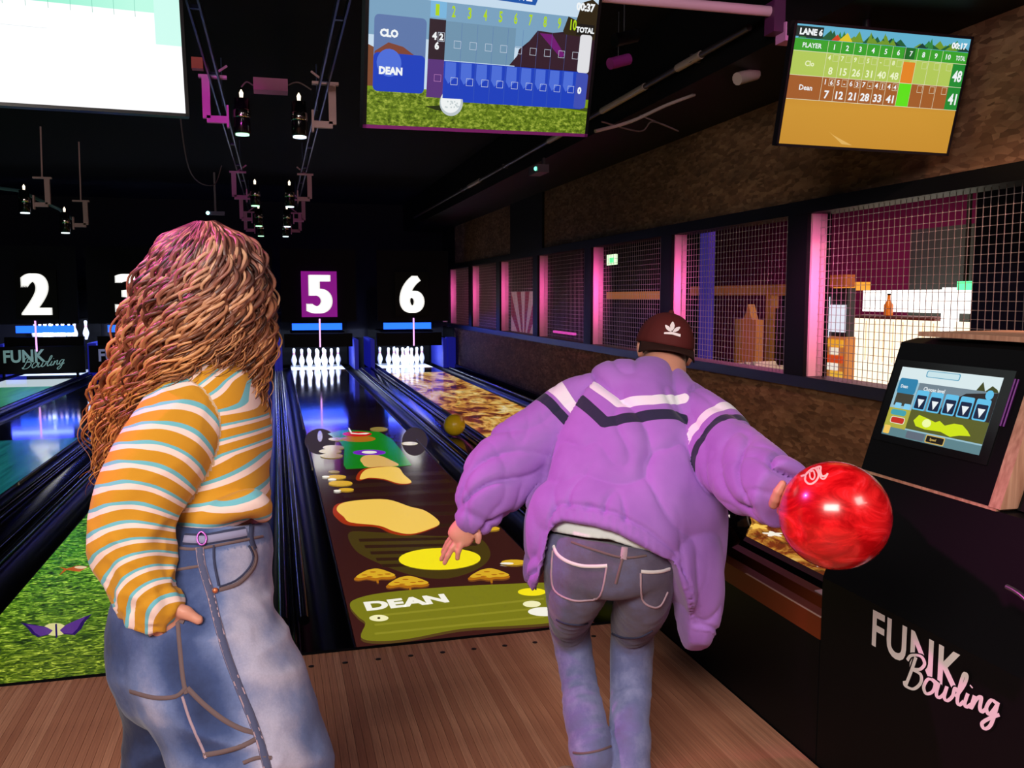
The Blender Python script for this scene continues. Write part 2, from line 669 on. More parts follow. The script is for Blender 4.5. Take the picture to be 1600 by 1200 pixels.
for L, cx in LANES.items():
    t = thing('bowling_lane', lane_lab[L], 'bowling lane', (cx, 0.02, 0))
    mb = MB().box((-LW, 0.0, -0.06), (LW, 14.4, 0.0), DECKN if L in (2, 3) else DECK)
    mb.build('deck', t)
    MB().box((-LW, 14.4, -0.06), (LW, ENDY, 0.0), PINDECK).build('pin_deck', t)
    for s in (-1, 1):
        a, b = sorted((s * LW, s * (LW + 0.235)))
        recalc(MB().prism(gutter_prof(a + 0.002, b - 0.002), 1, 0.0, ENDY, GUT, True).build('gutter', t))
        mb = MB()
        xr = s * (LW + 0.205)
        mb.tube([(xr, 0.25, 0.045), (xr, 13.6, 0.045)], 0.024, CAP, 10)
        mb.build('bumper_rail', t)
        xa, xb = sorted((s * (LW + 0.012), s * (LW + 0.024)))
        for y in (4.0, 6.4, 8.8):
            MB().box((xa, y, -0.02), (xb, y + 1.25, 0.004), DASH).build('bumper_strip', t)
    LANEOBJ[L] = t

# dividers (cappings) between the lanes
DIV = [(2, 3, 'slim black capping between the teal lane and the pale green lane'),
       (3, 4, 'black capping between the teal lane and the grass lane'),
       (4, 5, 'slim black capping with blue glints behind the curly-haired person'),
       (5, 6, 'broad black ball track between the golf lane and the blotchy yellow lane')]
for a, b, lab in DIV:
    x0, x1 = LANES[a] + LW + 0.237, LANES[b] - LW - 0.237
    wd = x1 - x0
    t = thing('lane_divider', lab, 'lane divider', ((x0 + x1) / 2, 0.02, 0))
    h = 0.05
    pr = [(-wd / 2, -0.14), (wd / 2, -0.14), (wd / 2, 0.0)]
    n = 12
    pr += [(wd / 2 * math.cos(PI * k / n), h * math.sin(PI * k / n) ** 0.5 if 0 < k < n else 0.0) for k in range(1, n)]
    pr += [(-wd / 2, 0.0)]
    y0_ = 0.50 if a == 5 else 0.0
    recalc(MB().prism(pr, 1, y0_, 14.1, CAP, True).build('capping', t))
    if wd > 0.1:
        for s in (-1, 1):
            MB().tube([(s * wd * 0.36, 0.55, h + 0.008), (s * wd * 0.36, 13.9, h + 0.008)], 0.016, CAP, 10).build('track_rail', t)

# ------------------------------------------------------------------ pinsetters, signs
BLUEG = mat('blue_glow', (0.0, 0.0, 0.0), 0.5, em=(0.012, 0.10, 0.95), es=2.6)
BLUED = mat('blue_kickback', (0.02, 0.03, 0.25), 0.35, em=(0.008, 0.010, 0.30), es=0.5)  # blue light on the kickbacks put in as colour and glow
TUBEP = mat('pink_tube', (0.1, 0.02, 0.1), 0.4, em=(0.95, 0.42, 1.0), es=1.6)
NUM = mat('white_numeral', (0.5, 0.5, 0.48), 0.5, em=(0.80, 0.79, 0.74), es=1.0)
SIGNM = mat('magenta_panel', (0.05, 0.0, 0.05), 0.5, em=(0.22, 0.005, 0.21), es=1.0)
PIN = mat('pin_white', (0.88, 0.88, 0.9), 0.25, coat=0.3)
PINRED = mat('pin_stripe', (0.75, 0.30, 0.40), 0.3)
SIGNTXT = mat('grey_lettering', (0.28, 0.42, 0.38), 0.5, em=(0.10, 0.19, 0.17), es=0.7)
SIGNTXT2 = mat('grey_blue_lettering', (0.28, 0.30, 0.45), 0.5, em=(0.12, 0.13, 0.22), es=0.7)
BY = 13.5
for L, cx in LANES.items():
    nm, wd_ = {2: ('2', 'two'), 3: ('3', 'three'), 4: ('4', 'four'), 5: ('5', 'five'), 6: ('6', 'six')}[L]
    # masking board with the number
    sx = cx - (0.04 if L == 6 else 0.0) + (0.06 if L == 2 else 0.02 if L == 3 else 0)
    t = thing('lane_number_sign', ('magenta lane sign' if L == 5 else 'black lane sign') + ' with white numeral ' + wd_ + ' above the pins', 'sign', (sx, BY, 1.505))
    MB().box((-0.33, 0.0, -0.43), (0.33, 0.03, 0.43), SIGNM if L == 5 else BLACK).build('sign_panel', t)
    MB().box((-0.10, 0.03, -0.10), (0.10, 0.0999, 0.10), BLACK).build('bracket', t)
    mb = MB()
    for dx in (-0.05, -0.025, 0.0, 0.025, 0.05):
        put_text(mb, nm, (-0.195 + dx, -0.012, -0.36), (1, 0, 0), (0, 0, 1), 0.72, NUM, width=0.39, bold=0.016, res=8, fit_h=True)
    mb.build('numeral', t)
    # pinsetter: hood, lit strip, side kickbacks, masking
    t = thing('pinsetter', 'black pinsetter housing with blue light strip over lane ' + wd_, 'pinsetter', (cx, 14.2, 0))
    g = 0.70
    MB().box((-g, -0.60, 0.98), (g, -0.56, 2.35), NAVY).build('masking_board', t)
    MB().box((-0.66, -0.05, 0.47), (0.66, 0.05, 0.73), BLACK).build('hood', t)
    MB().box((-0.50, 0.10, 0.80), (0.47, 0.14, 0.93), BLUEG).build('light_strip', t)
    if L not in (2, 3):
        MB().box((-0.53, 0.2, 0.735), (0.53, 1.4, 0.76), BLACK).build('pin_table', t)
    else:
        MB().box((-0.53, 0.2, 1.02), (0.53, 1.4, 1.05), BLACK).build('pin_table', t)
    MB().box((-0.68, 1.56, 0.003), (0.68, 1.60, 1.6), BLACKM).build('pit_curtain', t)
    for s in (-1, 1):
        a, b = sorted((s * 0.70, s * (0.78 if s < 0 else 0.78)))
        MB().box((a, 0.0, 0.003), (b, 1.45, 0.60), BLUED).build('kickback', t)
    MB().tube([(0.0, -0.62, 1.04), (0.0, -0.62, 0.50)], 0.014, TUBEP, 8).build('guide_light', t)  # thin glowing pink bar below the number sign
    # light above the pins
    lp = area('pin_light', (cx, 14.45, 0.70 if L not in (2, 3) else 0.98), (cx, 15.0, 0.05 if L not in (2, 3) else 0.5), 0.9, 0.10, 46, (0.66, 0.77, 1.0))
    area('uv_light', (cx, 13.7, 1.0), (cx, 11.5, 0.0), 1.0, 0.12, 11, (0.06, 0.09, 1.0))
    if L in (2, 3):
        t = thing('sweep_bar', 'black sweep board lettered FUNK Bowling in front of lane ' + wd_, 'sweep bar', (cx, 13.75, 0))
        MB().box((-0.74, 0.0, 0.09), (0.74, 0.03, 0.58), BLACK).build('board', t)
        for s in (-1, 1):
            MB().box((s * 0.60 - 0.02, 0.03, 0.003), (s * 0.60 + 0.02, 0.07, 0.55), BLACK).build('arm', t)
        mb = MB()
        m_ = SIGNTXT if L == 2 else SIGNTXT2
        x0 = -0.58
        put_text(mb, 'FUNK', (x0, -0.004, 0.30), (1, 0, 0.02), (0, 0, 1), 0.22, m_, width=0.68, bold=0.03)
        put_script(mb, (x0 + 0.27, -0.006, 0.17), (1, 0, 0), (0, 0, 1), 0.135, m_, wgt=0.05)
        mb.build('lettering', t)

ROWS = [(0, 0), (1, -1), (1, 1), (2, -2), (2, 0), (2, 2), (3, -3), (3, -1), (3, 1), (3, 3)]
PN = {(0, 0): 'at the front point of the triangle', (1, -1): 'left in the second row', (1, 1): 'right in the second row',
      (2, -2): 'left in the third row', (2, 0): 'middle of the third row', (2, 2): 'right in the third row',
      (3, -3): 'leftmost in the back row', (3, -1): 'second from left in the back row', (3, 1): 'third from left in the back row', (3, 3): 'rightmost in the back row'}
PROF = [(0.0255, 0.0), (0.030, 0.01), (0.037, 0.04), (0.052, 0.08), (0.0605, 0.115), (0.056, 0.15), (0.044, 0.19), (0.030, 0.225),
        (0.0236, 0.255), (0.0250, 0.29), (0.031, 0.325), (0.0322, 0.343), (0.028, 0.366), (0.015, 0.378), (0.001, 0.381)]
body0 = str0 = None
for L, cx in LANES.items():
    for row, k in ROWS:
        x, y = cx + k * 0.1524, PINY + row * 0.264
        z = 0.002 if L not in (2, 3) else 0.62
        t = thing('bowling_pin', 'white bowling pin %s on lane %s' % (PN[(row, k)], ['two', 'three', 'four', 'five', 'six'][L - 2]), 'bowling pin', (x, y, z), 'pins of lane ' + ['two', 'three', 'four', 'five', 'six'][L - 2])
        if body0 is None:
            body0 = MB().lathe(PROF, PIN, 20).build('pin_body', t)
            str0 = MB().lathe([(0.0284, 0.232), (0.0262, 0.240), (0.0262, 0.262), (0.0285, 0.276)], PINRED, 20).build('neck_stripe', t)
        else:
            for q in (body0, str0):
                c = q.copy(); COL.objects.link(c); c.parent = t

# side post at the right of lane six
t = tag(MB().box((0, 0, 0), (0.16, 0.3, 0.62), BLUED).build('end_post', loc=(2.60, 14.2, 0)), 'blue lit end post between lane 6 and the panelled wall', 'post')

# ------------------------------------------------------------------ projected pictures on the lanes
def pic(name, rgb, s=1.0, rough=0.15):
    c = sr(*rgb)
    return mat('picture_' + name, tuple(v * 0.15 for v in c), rough, em=c, es=s, coat=0.4)


class Lane:
    def __init__(self, L):
        self.mb = MB(); self.k = 0; self.o = LANEOBJ[L].location
    def z(self):
        self.k += 1
        return 0.0008 + self.k * 0.00008
    def poly(self, px, m, smooth=0):
        """px: picture corner points, as seen from the approach"""
        pts = [gz(x, y)[:2] for x, y in px]
        if smooth:
            pts = smooth_poly(pts, smooth)
        z = self.z()
        self.mb.flat([(p[0] - self.o[0], p[1] - self.o[1], z) for p in pts], m)
    def disc(self, x, y, rx, ry, m, n=24, tilt=0.0):
        self.poly([(x + rx * math.cos(-2 * PI * k / n), y + ry * math.sin(-2 * PI * k / n) + tilt * math.cos(2 * PI * k / n)) for k in range(n)], m)


P5 = Lane(5)
g_brown = pic('brown', (70, 34, 28), 0.6)
bar1 = pic('bar', (58, 34, 20), 0.8)
olive = pic('olive_dark', (80, 64, 22), 0.8)
green = pic('green', (24, 130, 22), 1.0)
lime = pic('olive', (128, 126, 28), 0.95)
lime2 = pic('olive_light', (150, 146, 40), 0.9)
peach = pic('peach', (250, 205, 92), 1.0)
peach2 = pic('peach_far', (225, 180, 100), 1.0)
rust = pic('rust', (165, 50, 12), 1.0)
yel = pic('yellow', (252, 232, 28), 1.0)
gold = pic('gold', (222, 175, 40), 1.0)
golds = pic('gold_shade', (178, 110, 22), 1.0)
dim = pic('dim_gold', (150, 130, 62), 1.0)
pwh = pic('white', (250, 246, 232), 1.0)
cream = pic('cream', (248, 242, 190), 1.0)
pred = pic('red', (205, 22, 22), 1.0)
ppur = pic('purple', (120, 40, 190), 1.0)
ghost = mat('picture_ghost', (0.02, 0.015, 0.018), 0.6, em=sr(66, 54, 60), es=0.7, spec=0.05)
vdark = pic('dark_bush', (40, 26, 60), 0.8)
# brown glow added over the dark deck under the projected picture, dying away up the lane
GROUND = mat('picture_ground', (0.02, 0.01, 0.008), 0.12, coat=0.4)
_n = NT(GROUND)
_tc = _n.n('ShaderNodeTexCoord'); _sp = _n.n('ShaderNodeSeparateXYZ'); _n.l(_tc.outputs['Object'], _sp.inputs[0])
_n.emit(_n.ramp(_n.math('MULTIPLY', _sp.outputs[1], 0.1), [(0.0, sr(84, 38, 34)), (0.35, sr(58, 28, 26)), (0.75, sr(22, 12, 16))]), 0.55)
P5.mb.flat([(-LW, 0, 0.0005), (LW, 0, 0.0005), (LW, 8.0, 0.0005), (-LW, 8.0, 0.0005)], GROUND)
P5.k = 1
for y0 in (744, 757, 772, 790, 806, 824):
    P5.poly([(530 + (y0 - 744) * 0.2, y0), (690 + (y0 - 744) * 0.7, y0 - 8), (700 + (y0 - 744) * 0.75, y0 - 3), (532 + (y0 - 744) * 0.2, y0 + 6)], bar1)
P5.poly([(546, 832), (590, 832), (680, 838), (742, 838), (766, 862), (752, 886), (700, 904), (640, 898), (578, 874), (552, 856)][::-1], olive, 4)
for k in range(5):
    y0 = 842 + k * 10
    P5.poly([(560 + k * 9, y0), (752 - k * 7, y0 - 3), (752 - k * 7, y0 + 1), (562 + k * 9, y0 + 5)][::-1], bar1)
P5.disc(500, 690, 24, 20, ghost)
P5.disc(500, 682, 4, 9, vdark, 12)
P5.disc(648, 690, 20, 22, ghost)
P5.poly([(512, 678), (530, 673), (545, 672), (592, 675), (612, 686), (628, 705), (643, 727), (625, 729), (541, 733), (537, 727), (538, 702), (531, 690)][::-1], green)
P5.disc(560, 686, 27, 5, golds)
P5.disc(558, 678.5, 23, 4, pred)
P5.poly([(547, 678), (549, 676.5), (560, 677.5), (572, 676.5), (578, 677), (572, 679), (560, 679)][::-1], pwh)
P5.poly([(544, 669), (546, 669), (550, 676), (547, 676)][::-1], pwh)
P5.disc(577, 707.5, 26, 4.5, ppur)
P5.disc(577, 707, 12, 2.2, pwh)
P5.poly([(566, 724), (563, 718), (571, 712), (592, 712), (612, 720), (622, 728), (576, 730.5)][::-1], peach2, 3)
P5.poly([(556, 748), (562, 737), (578, 731), (619, 730), (630, 742), (643, 755), (622, 757), (600, 750), (575, 748), (562, 751)][::-1], rust, 4)
P5.poly([(562, 748), (567, 738), (580, 732), (619, 730), (631, 742), (643, 754), (624, 756), (600, 749), (578, 747), (566, 749.5)][::-1], peach, 4)
P5.poly([(520, 800), (527, 788), (560, 783), (605, 782), (640, 793), (665, 800), (686, 818), (672, 828), (640, 837), (612, 834), (588, 824), (545, 821), (528, 812)][::-1], rust, 4)
P5.poly([(526, 797), (534, 787), (562, 782), (605, 781), (640, 792), (665, 799), (687, 817), (672, 827), (642, 835), (616, 831), (592, 822), (548, 817), (537, 808)][::-1], peach, 4)
P5.disc(687, 874, 64, 17, yel, 32, -1.0)
for x, y, s in ((586, 900, 33), (637, 912, 34), (764, 900, 33)):
    cr = [(-1, .12), (-.7, -.12), (-.35, -.3), (.1, -.36), (.6, -.2), (1, .02), (.7, .14), (.3, .14), (0, .2), (-.4, .14), (-.8, .2)]
    P5.poly([(x + a * s, y + b * s + 1.5) for a, b in cr][::-1], golds, 3)
    P5.poly([(x + a * s * 0.93 + 1, y + b * s * 0.8 - 1.2) for a, b in cr][::-1], gold, 3)
    P5.poly([(x + 1, y + 4), (x + 5, y + 4), (x + 6, y + 12), (x + 3, y + 12)][::-1], golds)
    for a, b in ((-.5, -.02), (-.1, -.16), (.25, -.02), (.6, -.06), (-.25, .06)):
        P5.disc(x + a * s, y + b * s, 5, 1.0, golds, 10)
for x, y, s, mm in ((803, 880, 20, gold), (766, 827, 15, gold), (522, 738, 9, dim), (526, 746, 15, gold), (532, 756, 19, gold), (541, 766, 12, gold), (521, 700, 17, dim), (516, 706, 18, dim), (518, 713, 18, dim), (592, 671, 14, dim), (640, 694, 13, dim), (525, 687, 12, dim)):
    P5.disc(x, y, s, max(1.4, s * 0.22), mm, 14)
for x, y, s in ((792, 882, 11), (756, 829, 10), (509, 746, 6), (519, 750, 7), (527, 768, 6)):
    P5.disc(x, y, s, 1.6, pwh, 10)
P5.poly([(547, 949), (556, 938), (600, 928), (700, 919), (800, 914), (862, 912), (925, 912), (930, 960), (862, 975), (800, 980), (720, 985), (640, 1000), (590, 1004), (564, 998), (571, 976), (560, 966)][::-1], lime, 4)
for y0 in (948, 962, 976):
    P5.poly([(585, y0 + 15), (850, y0 - 12), (850, y0 - 9), (586, y0 + 18)][::-1], lime2)
a, b, c_ = gz(573, 956), gz(702, 942), gz(570, 942)
ex = (b - a) / np.linalg.norm(b - a)
ey = np.array([-ex[1], ex[0], 0])
o5 = np.array(P5.o)
put_text(P5.mb, 'DEAN', a - o5 + np.array([0, 0, P5.z() + 0.0006]), ex, ey, 0.115, pwh, width=float(np.linalg.norm(b - a)), bold=0.05)
P5.disc(592, 968, 15, 5, cream)
P5.disc(592, 968, 2.5, 1.6, olive)
P5.disc(831, 927, 22, 6, yel)
P5.poly([(836, 908), (838.5, 908), (838.5, 924), (836, 924)][::-1], vdark)
P5.disc(831, 946, 14, 5, cream)
P5.disc(851, 958, 26, 7, pwh)
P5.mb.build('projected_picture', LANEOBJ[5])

GRASS = mat('picture_grass', (0.01, 0.03, 0.005), 0.35)
_n = NT(GRASS)
_v = _n.coords('Object', (1.6, 3.2, 1), (0, 0, 0.5))
_f = _n.noise(_v, 11, 5, 0.7, 1.6)
_f2 = _n.noise(_n.coords('Object', (1, 1, 1)), 2.2, 2)
_ca = _n.ramp(_f, [(0.38, sr(4, 22, 4)), (0.48, sr(30, 100, 12)), (0.56, sr(84, 166, 24)), (0.64, sr(196, 236, 90))])
_cb = _n.ramp(_f, [(0.38, sr(16, 28, 4)), (0.48, sr(64, 88, 12)), (0.56, sr(116, 134, 26)), (0.64, sr(198, 212, 78))])
_tc = _n.n('ShaderNodeTexCoord')
_sp = _n.n('ShaderNodeSeparateXYZ')
_n.l(_tc.outputs['Object'], _sp.inputs[0])
_k = _n.ramp(_n.math('MULTIPLY', _sp.outputs[1], 0.33), [(0.05, (1, 1, 1)), (0.6, (0, 0, 0))])
_n.emit(_n.mix(_k, _ca, _cb), 1.0)
P4 = Lane(4)
P4.mb.flat([(-LW, 0.0, 0.001), (LW, 0.0, 0.001), (LW, 7.5, 0.001), (-LW, 7.5, 0.001)], GRASS)
P4.k = 8
wing = pic('wing', (92, 52, 138), 0.9)
wing2 = pic('wing_edge', (44, 22, 92), 0.9)
P4.disc(86, 984, 19, 10, pic('moth', (226, 220, 150), 0.9))
for dx in (-1, 1):
    q = [(3, 2), (14, -7), (34, -14), (53, -20), (42, -8), (36, 3), (26, 12), (9, 9)]
    for sc_, mm_ in ((1.0, wing2), (0.84, wing)):
        pts = [(88 + dx * (3 + a_ * sc_), 984 + b_ * sc_ * (0.95 if dx > 0 else 0.8) - 0.10 * dx * a_) for a_, b_ in q]
        P4.poly(pts, mm_)
P4.poly([(86, 976), (89, 975), (90, 996), (87, 998)], wing2)
mothr = pic('moth_orange', (196, 92, 40), 0.9)
P4.poly([(92, 886), (104, 889), (122, 884), (138, 886), (124, 894), (104, 891), (92, 900), (100, 890)][::-1], mothr)
P4.disc(126, 887, 10, 2.2, pic('moth_cream', (240, 214, 170), 0.9), 12)
P4.mb.build('projected_picture', LANEOBJ[4])

TEAL = mat('picture_teal', (0.004, 0.03, 0.03), 0.22, coat=0.5)
_n = NT(TEAL)
_f = _n.noise(_n.coords('Object', (14, 0.8, 1)), 1.5, 3)
_n.emit(_n.ramp(_f, [(0.3, sr(14, 84, 92)), (0.7, sr(34, 124, 122))]), 0.72)
PGREEN = mat('picture_pale_green', (0.02, 0.06, 0.03), 0.3)
_n = NT(PGREEN)
_f = _n.noise(_n.coords('Object', (5, 0.6, 1)), 2.0, 3)
_n.emit(_n.ramp(_f, [(0.3, sr(46, 128, 88)), (0.7, sr(74, 160, 100))]), 0.75)
P3 = Lane(3)
P3.mb.flat([(-LW, 0.0, 0.001), (LW, 0.0, 0.001), (LW, 6.3, 0.001), (-LW, 6.3, 0.001)], TEAL)
P3.mb.build('projected_picture', LANEOBJ[3])
P2 = Lane(2)
P2.mb.flat([(-LW, 0.0, 0.001), (LW, 0.0, 0.001), (LW, 12.2, 0.001), (-LW, 12.2, 0.001)], PGREEN)
P2.mb.flat([(-LW, 12.2, 0.001), (LW, 12.2, 0.001), (LW, 13.6, 0.001), (-LW, 13.6, 0.001)], pic('pale', (212, 230, 235), 0.95))
P2.mb.build('projected_picture', LANEOBJ[2])
LAVA = mat('picture_blotches', (0.03, 0.02, 0.01), 0.25, coat=0.3)
_n = NT(LAVA)
_v = _n.coords('Object', (1.3, 0.62, 1), (0, 0, 0.2))
_f = _n.noise(_v, 2.1, 6, 0.62, 1.2)
_f2 = _n.noise(_n.coords('Object', (2, 1.6, 1)), 5.0, 4, 0.6)
_ca = _n.ramp(_f, [(0.34, sr(36, 22, 10)), (0.44, sr(132, 48, 14)), (0.50, sr(226, 160, 60)), (0.60, sr(250, 214, 120)), (0.72, sr(255, 244, 205))])
_n.emit(_n.mix(_n.ramp(_f2, [(0.52, (0, 0, 0)), (0.68, (0.9, 0.9, 0.9))]), _ca, sr(52, 40, 8)), 0.8)
P6 = Lane(6)
P6.mb.flat([(-LW, 0.0, 0.001), (LW, 0.0, 0.001), (LW, 13.2, 0.001), (-LW, 13.2, 0.001)], LAVA)
P6.k = 6
for i in range(16):
    a = rng.uniform(-0.3, 0.45), rng.uniform(0.2, 1.3)
    z = P6.z()
    r0 = rng.uniform(0.04, 0.075)
    mm = [cream, gold, peach, pwh][i % 4]
    P6.mb.flat([(a[0] + r0 * (0.75 + 0.25 * math.cos(5 * q)) * math.cos(q), a[1] + r0 * (0.75 + 0.25 * math.cos(5 * q)) * math.sin(q), z) for q in [2 * PI * k / 30 for k in range(30)]], mm)
P6.mb.build('projected_picture', LANEOBJ[6])

# ================================================================== BALL RETURN, CONSOLE
t = thing('ball_return', 'long black ball return box with red-brown rails between approach and lane 6', 'ball return', (0.78, -1.28, 0))
MB().box((0.0, 0.0, 0.0), (0.25, 1.75, 0.40), BLACK).build('cabinet', t)
MB().box((0.004, 0.002, 0.40), (0.20, 1.75, 0.425), BLACKM).build('tray', t)
MB().box((0.0, 0.0, 0.40), (0.052, 1.75, 0.470), REDWOOD).build('rail', t)
MB().box((0.118, 0.0, 0.40), (0.165, 1.55, 0.470), REDWOOD).build('rail', t)
MB().box((0.205, 0.0, 0.40), (0.25, 1.75, 0.475), BLACK).build('rail', t, label='black rear rail')
MB().box((0.0, 0.0, 0.470), (0.006, 0.45, 0.4725), mat('pale_edge', (0.62, 0.42, 0.36), 0.5)).build('edge_strip', t)
MB().box((0.128, 0.02, 0.470), (0.158, 0.22, 0.474), mat('silver_plate', (0.65, 0.60, 0.66), 0.35, metal=0.3)).build('guide_plate', t)
MB().box((0.060, 0.0, 0.425), (0.110, 0.13, 0.432), mat('beige_plate', (0.45, 0.36, 0.24), 0.5)).build('guide_plate', t)

t = thing('scoring_console', 'black bowling console with slanted touch screen and FUNK Bowling lettering', 'console', (0.78, -1.285, 0))
prof = [(0.0, 0.0), (0.0, 0.60), (0.12, 0.925), (0.60, 0.925), (0.60, 0.0)]
recalc(MB().prism(prof, 1, -1.15, 0.0, BLACK).build('cabinet', t))
SL = np.array([0.125, 0.0, 0.38]); SL = SL / np.linalg.norm(SL)
SN = np.array([-SL[2], 0, SL[0]])
SP = np.array([0.90, -1.285, 0.94])
prof = [(0.12, 0.932), (0.245, 1.318), (0.30, 1.330), (0.60, 1.330), (0.60, 0.932)]
recalc(MB().prism(prof, 1, -0.505, -0.002, BLACK).build('screen_housing', t))
MB().box((0.115, -0.530, 0.925), (0.60, -0.0, 0.932), TRIMWOOD).build('ledge_board', t)
prof2 = [(0.112, 0.933), (0.240, 1.322), (0.30, 1.338), (0.60, 1.338), (0.60, 0.933)]
recalc(MB().prism(prof2, 1, -0.545, -0.508, TRIMWOOD).build('side_board', t))
MB().box((0.255, -0.545, 1.3385), (0.60, -0.06, 1.352), TRIMWOOD).build('top_board', t)
prof3 = [(0.16, 0.930), (0.285, 1.30), (0.60, 1.30), (0.60, 0.930)]
recalc(MB().prism(prof3, 1, -1.05, -0.550, BLACK).build('side_cabinet', t))
kp = np.array(gx(1585, 741, 0.985)) - np.array([0.78, -1.285, 0])
MB().sphere((0.205, -0.62, 1.055), 0.012, mat('pink_knob', (0.6, 0.4, 0.6), 0.2), 14, 8).build('knob', t)  # pinkish glint put into the knob's colour
bd = []
for k in range(14):
    a = PI / 2 * k / 13
    bd.append((0.01 - 0.02, -0.70 - 0.16 * math.sin(a), 0.80 - 0.20 * (1 - math.cos(a))))
MB().tube(bd, 0.006, STEEL, 8).build('edge_rail', t)
mb = MB()
o_ = np.array([-0.0012, 0, 0])
put_text(mb, 'FUNK', o_ + np.array([0, -0.238, 0.483]), (0, -1, 0), (0, 0, 1), 0.103, WHITE, width=0.335, bold=0.022, space=1.08)
put_script(mb, o_ + np.array([-0.0008, -0.368, 0.416]), (0, -1, 0), (0, 0, 1), 0.062, WHITE, slope=0.20, shear=0.12, wgt=0.075, outline=BLACK)
mb.build('lettering', t)


def on_slope(x, y):
    d = FW * F_PX + RT * (x - 800) + UP * (600 - y)
    return CAM + d * (((SP - CAM) @ SN) / (d @ SN))


q = [on_slope(*p) for p in ((1380, 678), (1532, 712), (1568, 592), (1410, 572))]
cc = sum(q) / 4
ew = 0.5 * (np.linalg.norm(q[1] - q[0]) + np.linalg.norm(q[2] - q[3]))
eh = 0.5 * (np.linalg.norm(q[3] - q[0]) + np.linalg.norm(q[2] - q[1]))
K = np.array([0.78, -1.285, 0])
scr = Screen(cc - K + SN * 0.002, (0, -1, 0), SL, ew, eh)
BEZ = mat('screen_bezel', (0.004, 0.004, 0.005), 0.25)
mb = MB(); mb.frame_box(scr.c - SN * 0.006, scr.ex, scr.ey, scr.n, ew * 0.585, eh * 0.60, 0.006, BEZ); mb.build('bezel', t)
G = glow
s_ = scr
s_.rect(0, 0, 1, 1, G('k_sky', (150, 190, 205)))
s_.rect(0, 0.80, 1, 1, G('k_light', (215, 232, 235)))
s_.rect(0, 0.0, 1, 0.12, G('k_teal', (92, 130, 138)))
s_.rect(0, 0.12, 0.24, 0.40, G('k_olive', (176, 172, 62)))
s_.rect(0.24, 0.14, 1, 0.42, G('k_dkol', (88, 92, 34)))
s_.rect(0.24, 0.42, 1, 0.80, G('k_slate', (112, 130, 142)))
s_.poly([(0.55, 0.55), (0.72, 0.74), (1, 0.80), (1, 0.42), (0.5, 0.42)], G('k_dark', (34, 28, 30)))
s_.poly([(0.80, 0.80), (0.84, 0.92), (0.88, 0.80), (0.93, 0.88), (0.98, 0.84), (1, 0.80)], G('k_tree', (60, 66, 20)))
s_.rrect(0.28, 0.89, 0.62, 0.985, G('k_pill', (90, 160, 190)), 0.015)
s_.rrect(0.29, 0.90, 0.61, 0.975, G('k_pill2', (200, 226, 232)), 0.012)
s_.rrect(0.02, 0.62, 0.22, 0.84, G('k_blue', (42, 128, 170)), 0.02)
s_.rect(0.03, 0.44, 0.22, 0.62, G('k_dusk', (64, 62, 50)))
s_.text('Dean', 0.05, 0.70, 0.05, G('k_white', (235, 242, 245)))
for u in (0.05, 0.15):
    s_.rrect(u, 0.40, u + 0.07, 0.48, G('k_sky2', (130, 205, 240)), 0.01)
s_.rrect(0.03, 0.30, 0.20, 0.38, G('k_aqua', (66, 160, 172)), 0.02)
s_.rrect(0.05, 0.18, 0.21, 0.28, G('k_redr', (224, 226, 200)), 0.02)
s_.rrect(0.058, 0.19, 0.202, 0.27, G('k_red', (196, 42, 26)), 0.016)
s_.rrect(0.01, 0.02, 0.08, 0.14, G('k_amber', (240, 196, 90)), 0.01)
s_.text('Choose level', 0.30, 0.70, 0.055, G('k_white', (235, 242, 245)))
for i in range(5):
    u = 0.245 + i * 0.148
    s_.rrect(u, 0.42, u + 0.128, 0.70, G('k_cyan', (96, 190, 232)), 0.014)
    s_.rrect(u + 0.012, 0.44, u + 0.116, 0.63, G('k_navy', (10, 28, 62)), 0.010)
    s_.poly([(u + 0.03, 0.575), (u + 0.098, 0.575), (u + 0.064, 0.455)], G('k_white', (235, 242, 245)))
s_.disc(0.93, 0.76, 0.035, G('k_cyan', (96, 190, 232)))
s_.poly([(0.30, 0.27), (0.34, 0.36), (0.44, 0.33), (0.52, 0.30), (0.56, 0.33), (0.62, 0.28), (0.70, 0.33), (0.78, 0.33), (0.84, 0.27), (0.88, 0.21), (0.78, 0.19), (0.70, 0.15), (0.60, 0.19), (0.44, 0.18), (0.34, 0.20)], G('k_lime', (205, 226, 14)))
s_.disc(0.44, 0.265, 0.045, G('k_lime2', (240, 250, 170)), squash=0.7)
s_.rrect(0.27, 0.015, 0.46, 0.115, G('k_slate2', (96, 106, 120)), 0.01)
s_.rrect(0.475, 0.01, 0.665, 0.12, G('k_gold', (212, 178, 92)), 0.01)
s_.rrect(0.484, 0.022, 0.656, 0.108, G('k_black', (18, 14, 10)), 0.008)
s_.text('Speed', 0.52, 0.05, 0.035, G('k_gold', (212, 178, 92)))
s_.mb.build('touch_screen', t)
mb = MB()
for k in range(2):
    pts = [cc - K + SN * 0.004 + scr.ex * (ew * 0.60 + k * 0.010) + scr.ey * v for v in (-0.02, eh * 0.5)]
    mb.tube(pts, 0.0025, mat('purple_strip', (0.05, 0.0, 0.06), 0.4, em=(0.22, 0.02, 0.28), es=0.3), 6)
mb.build('light_strip', t)

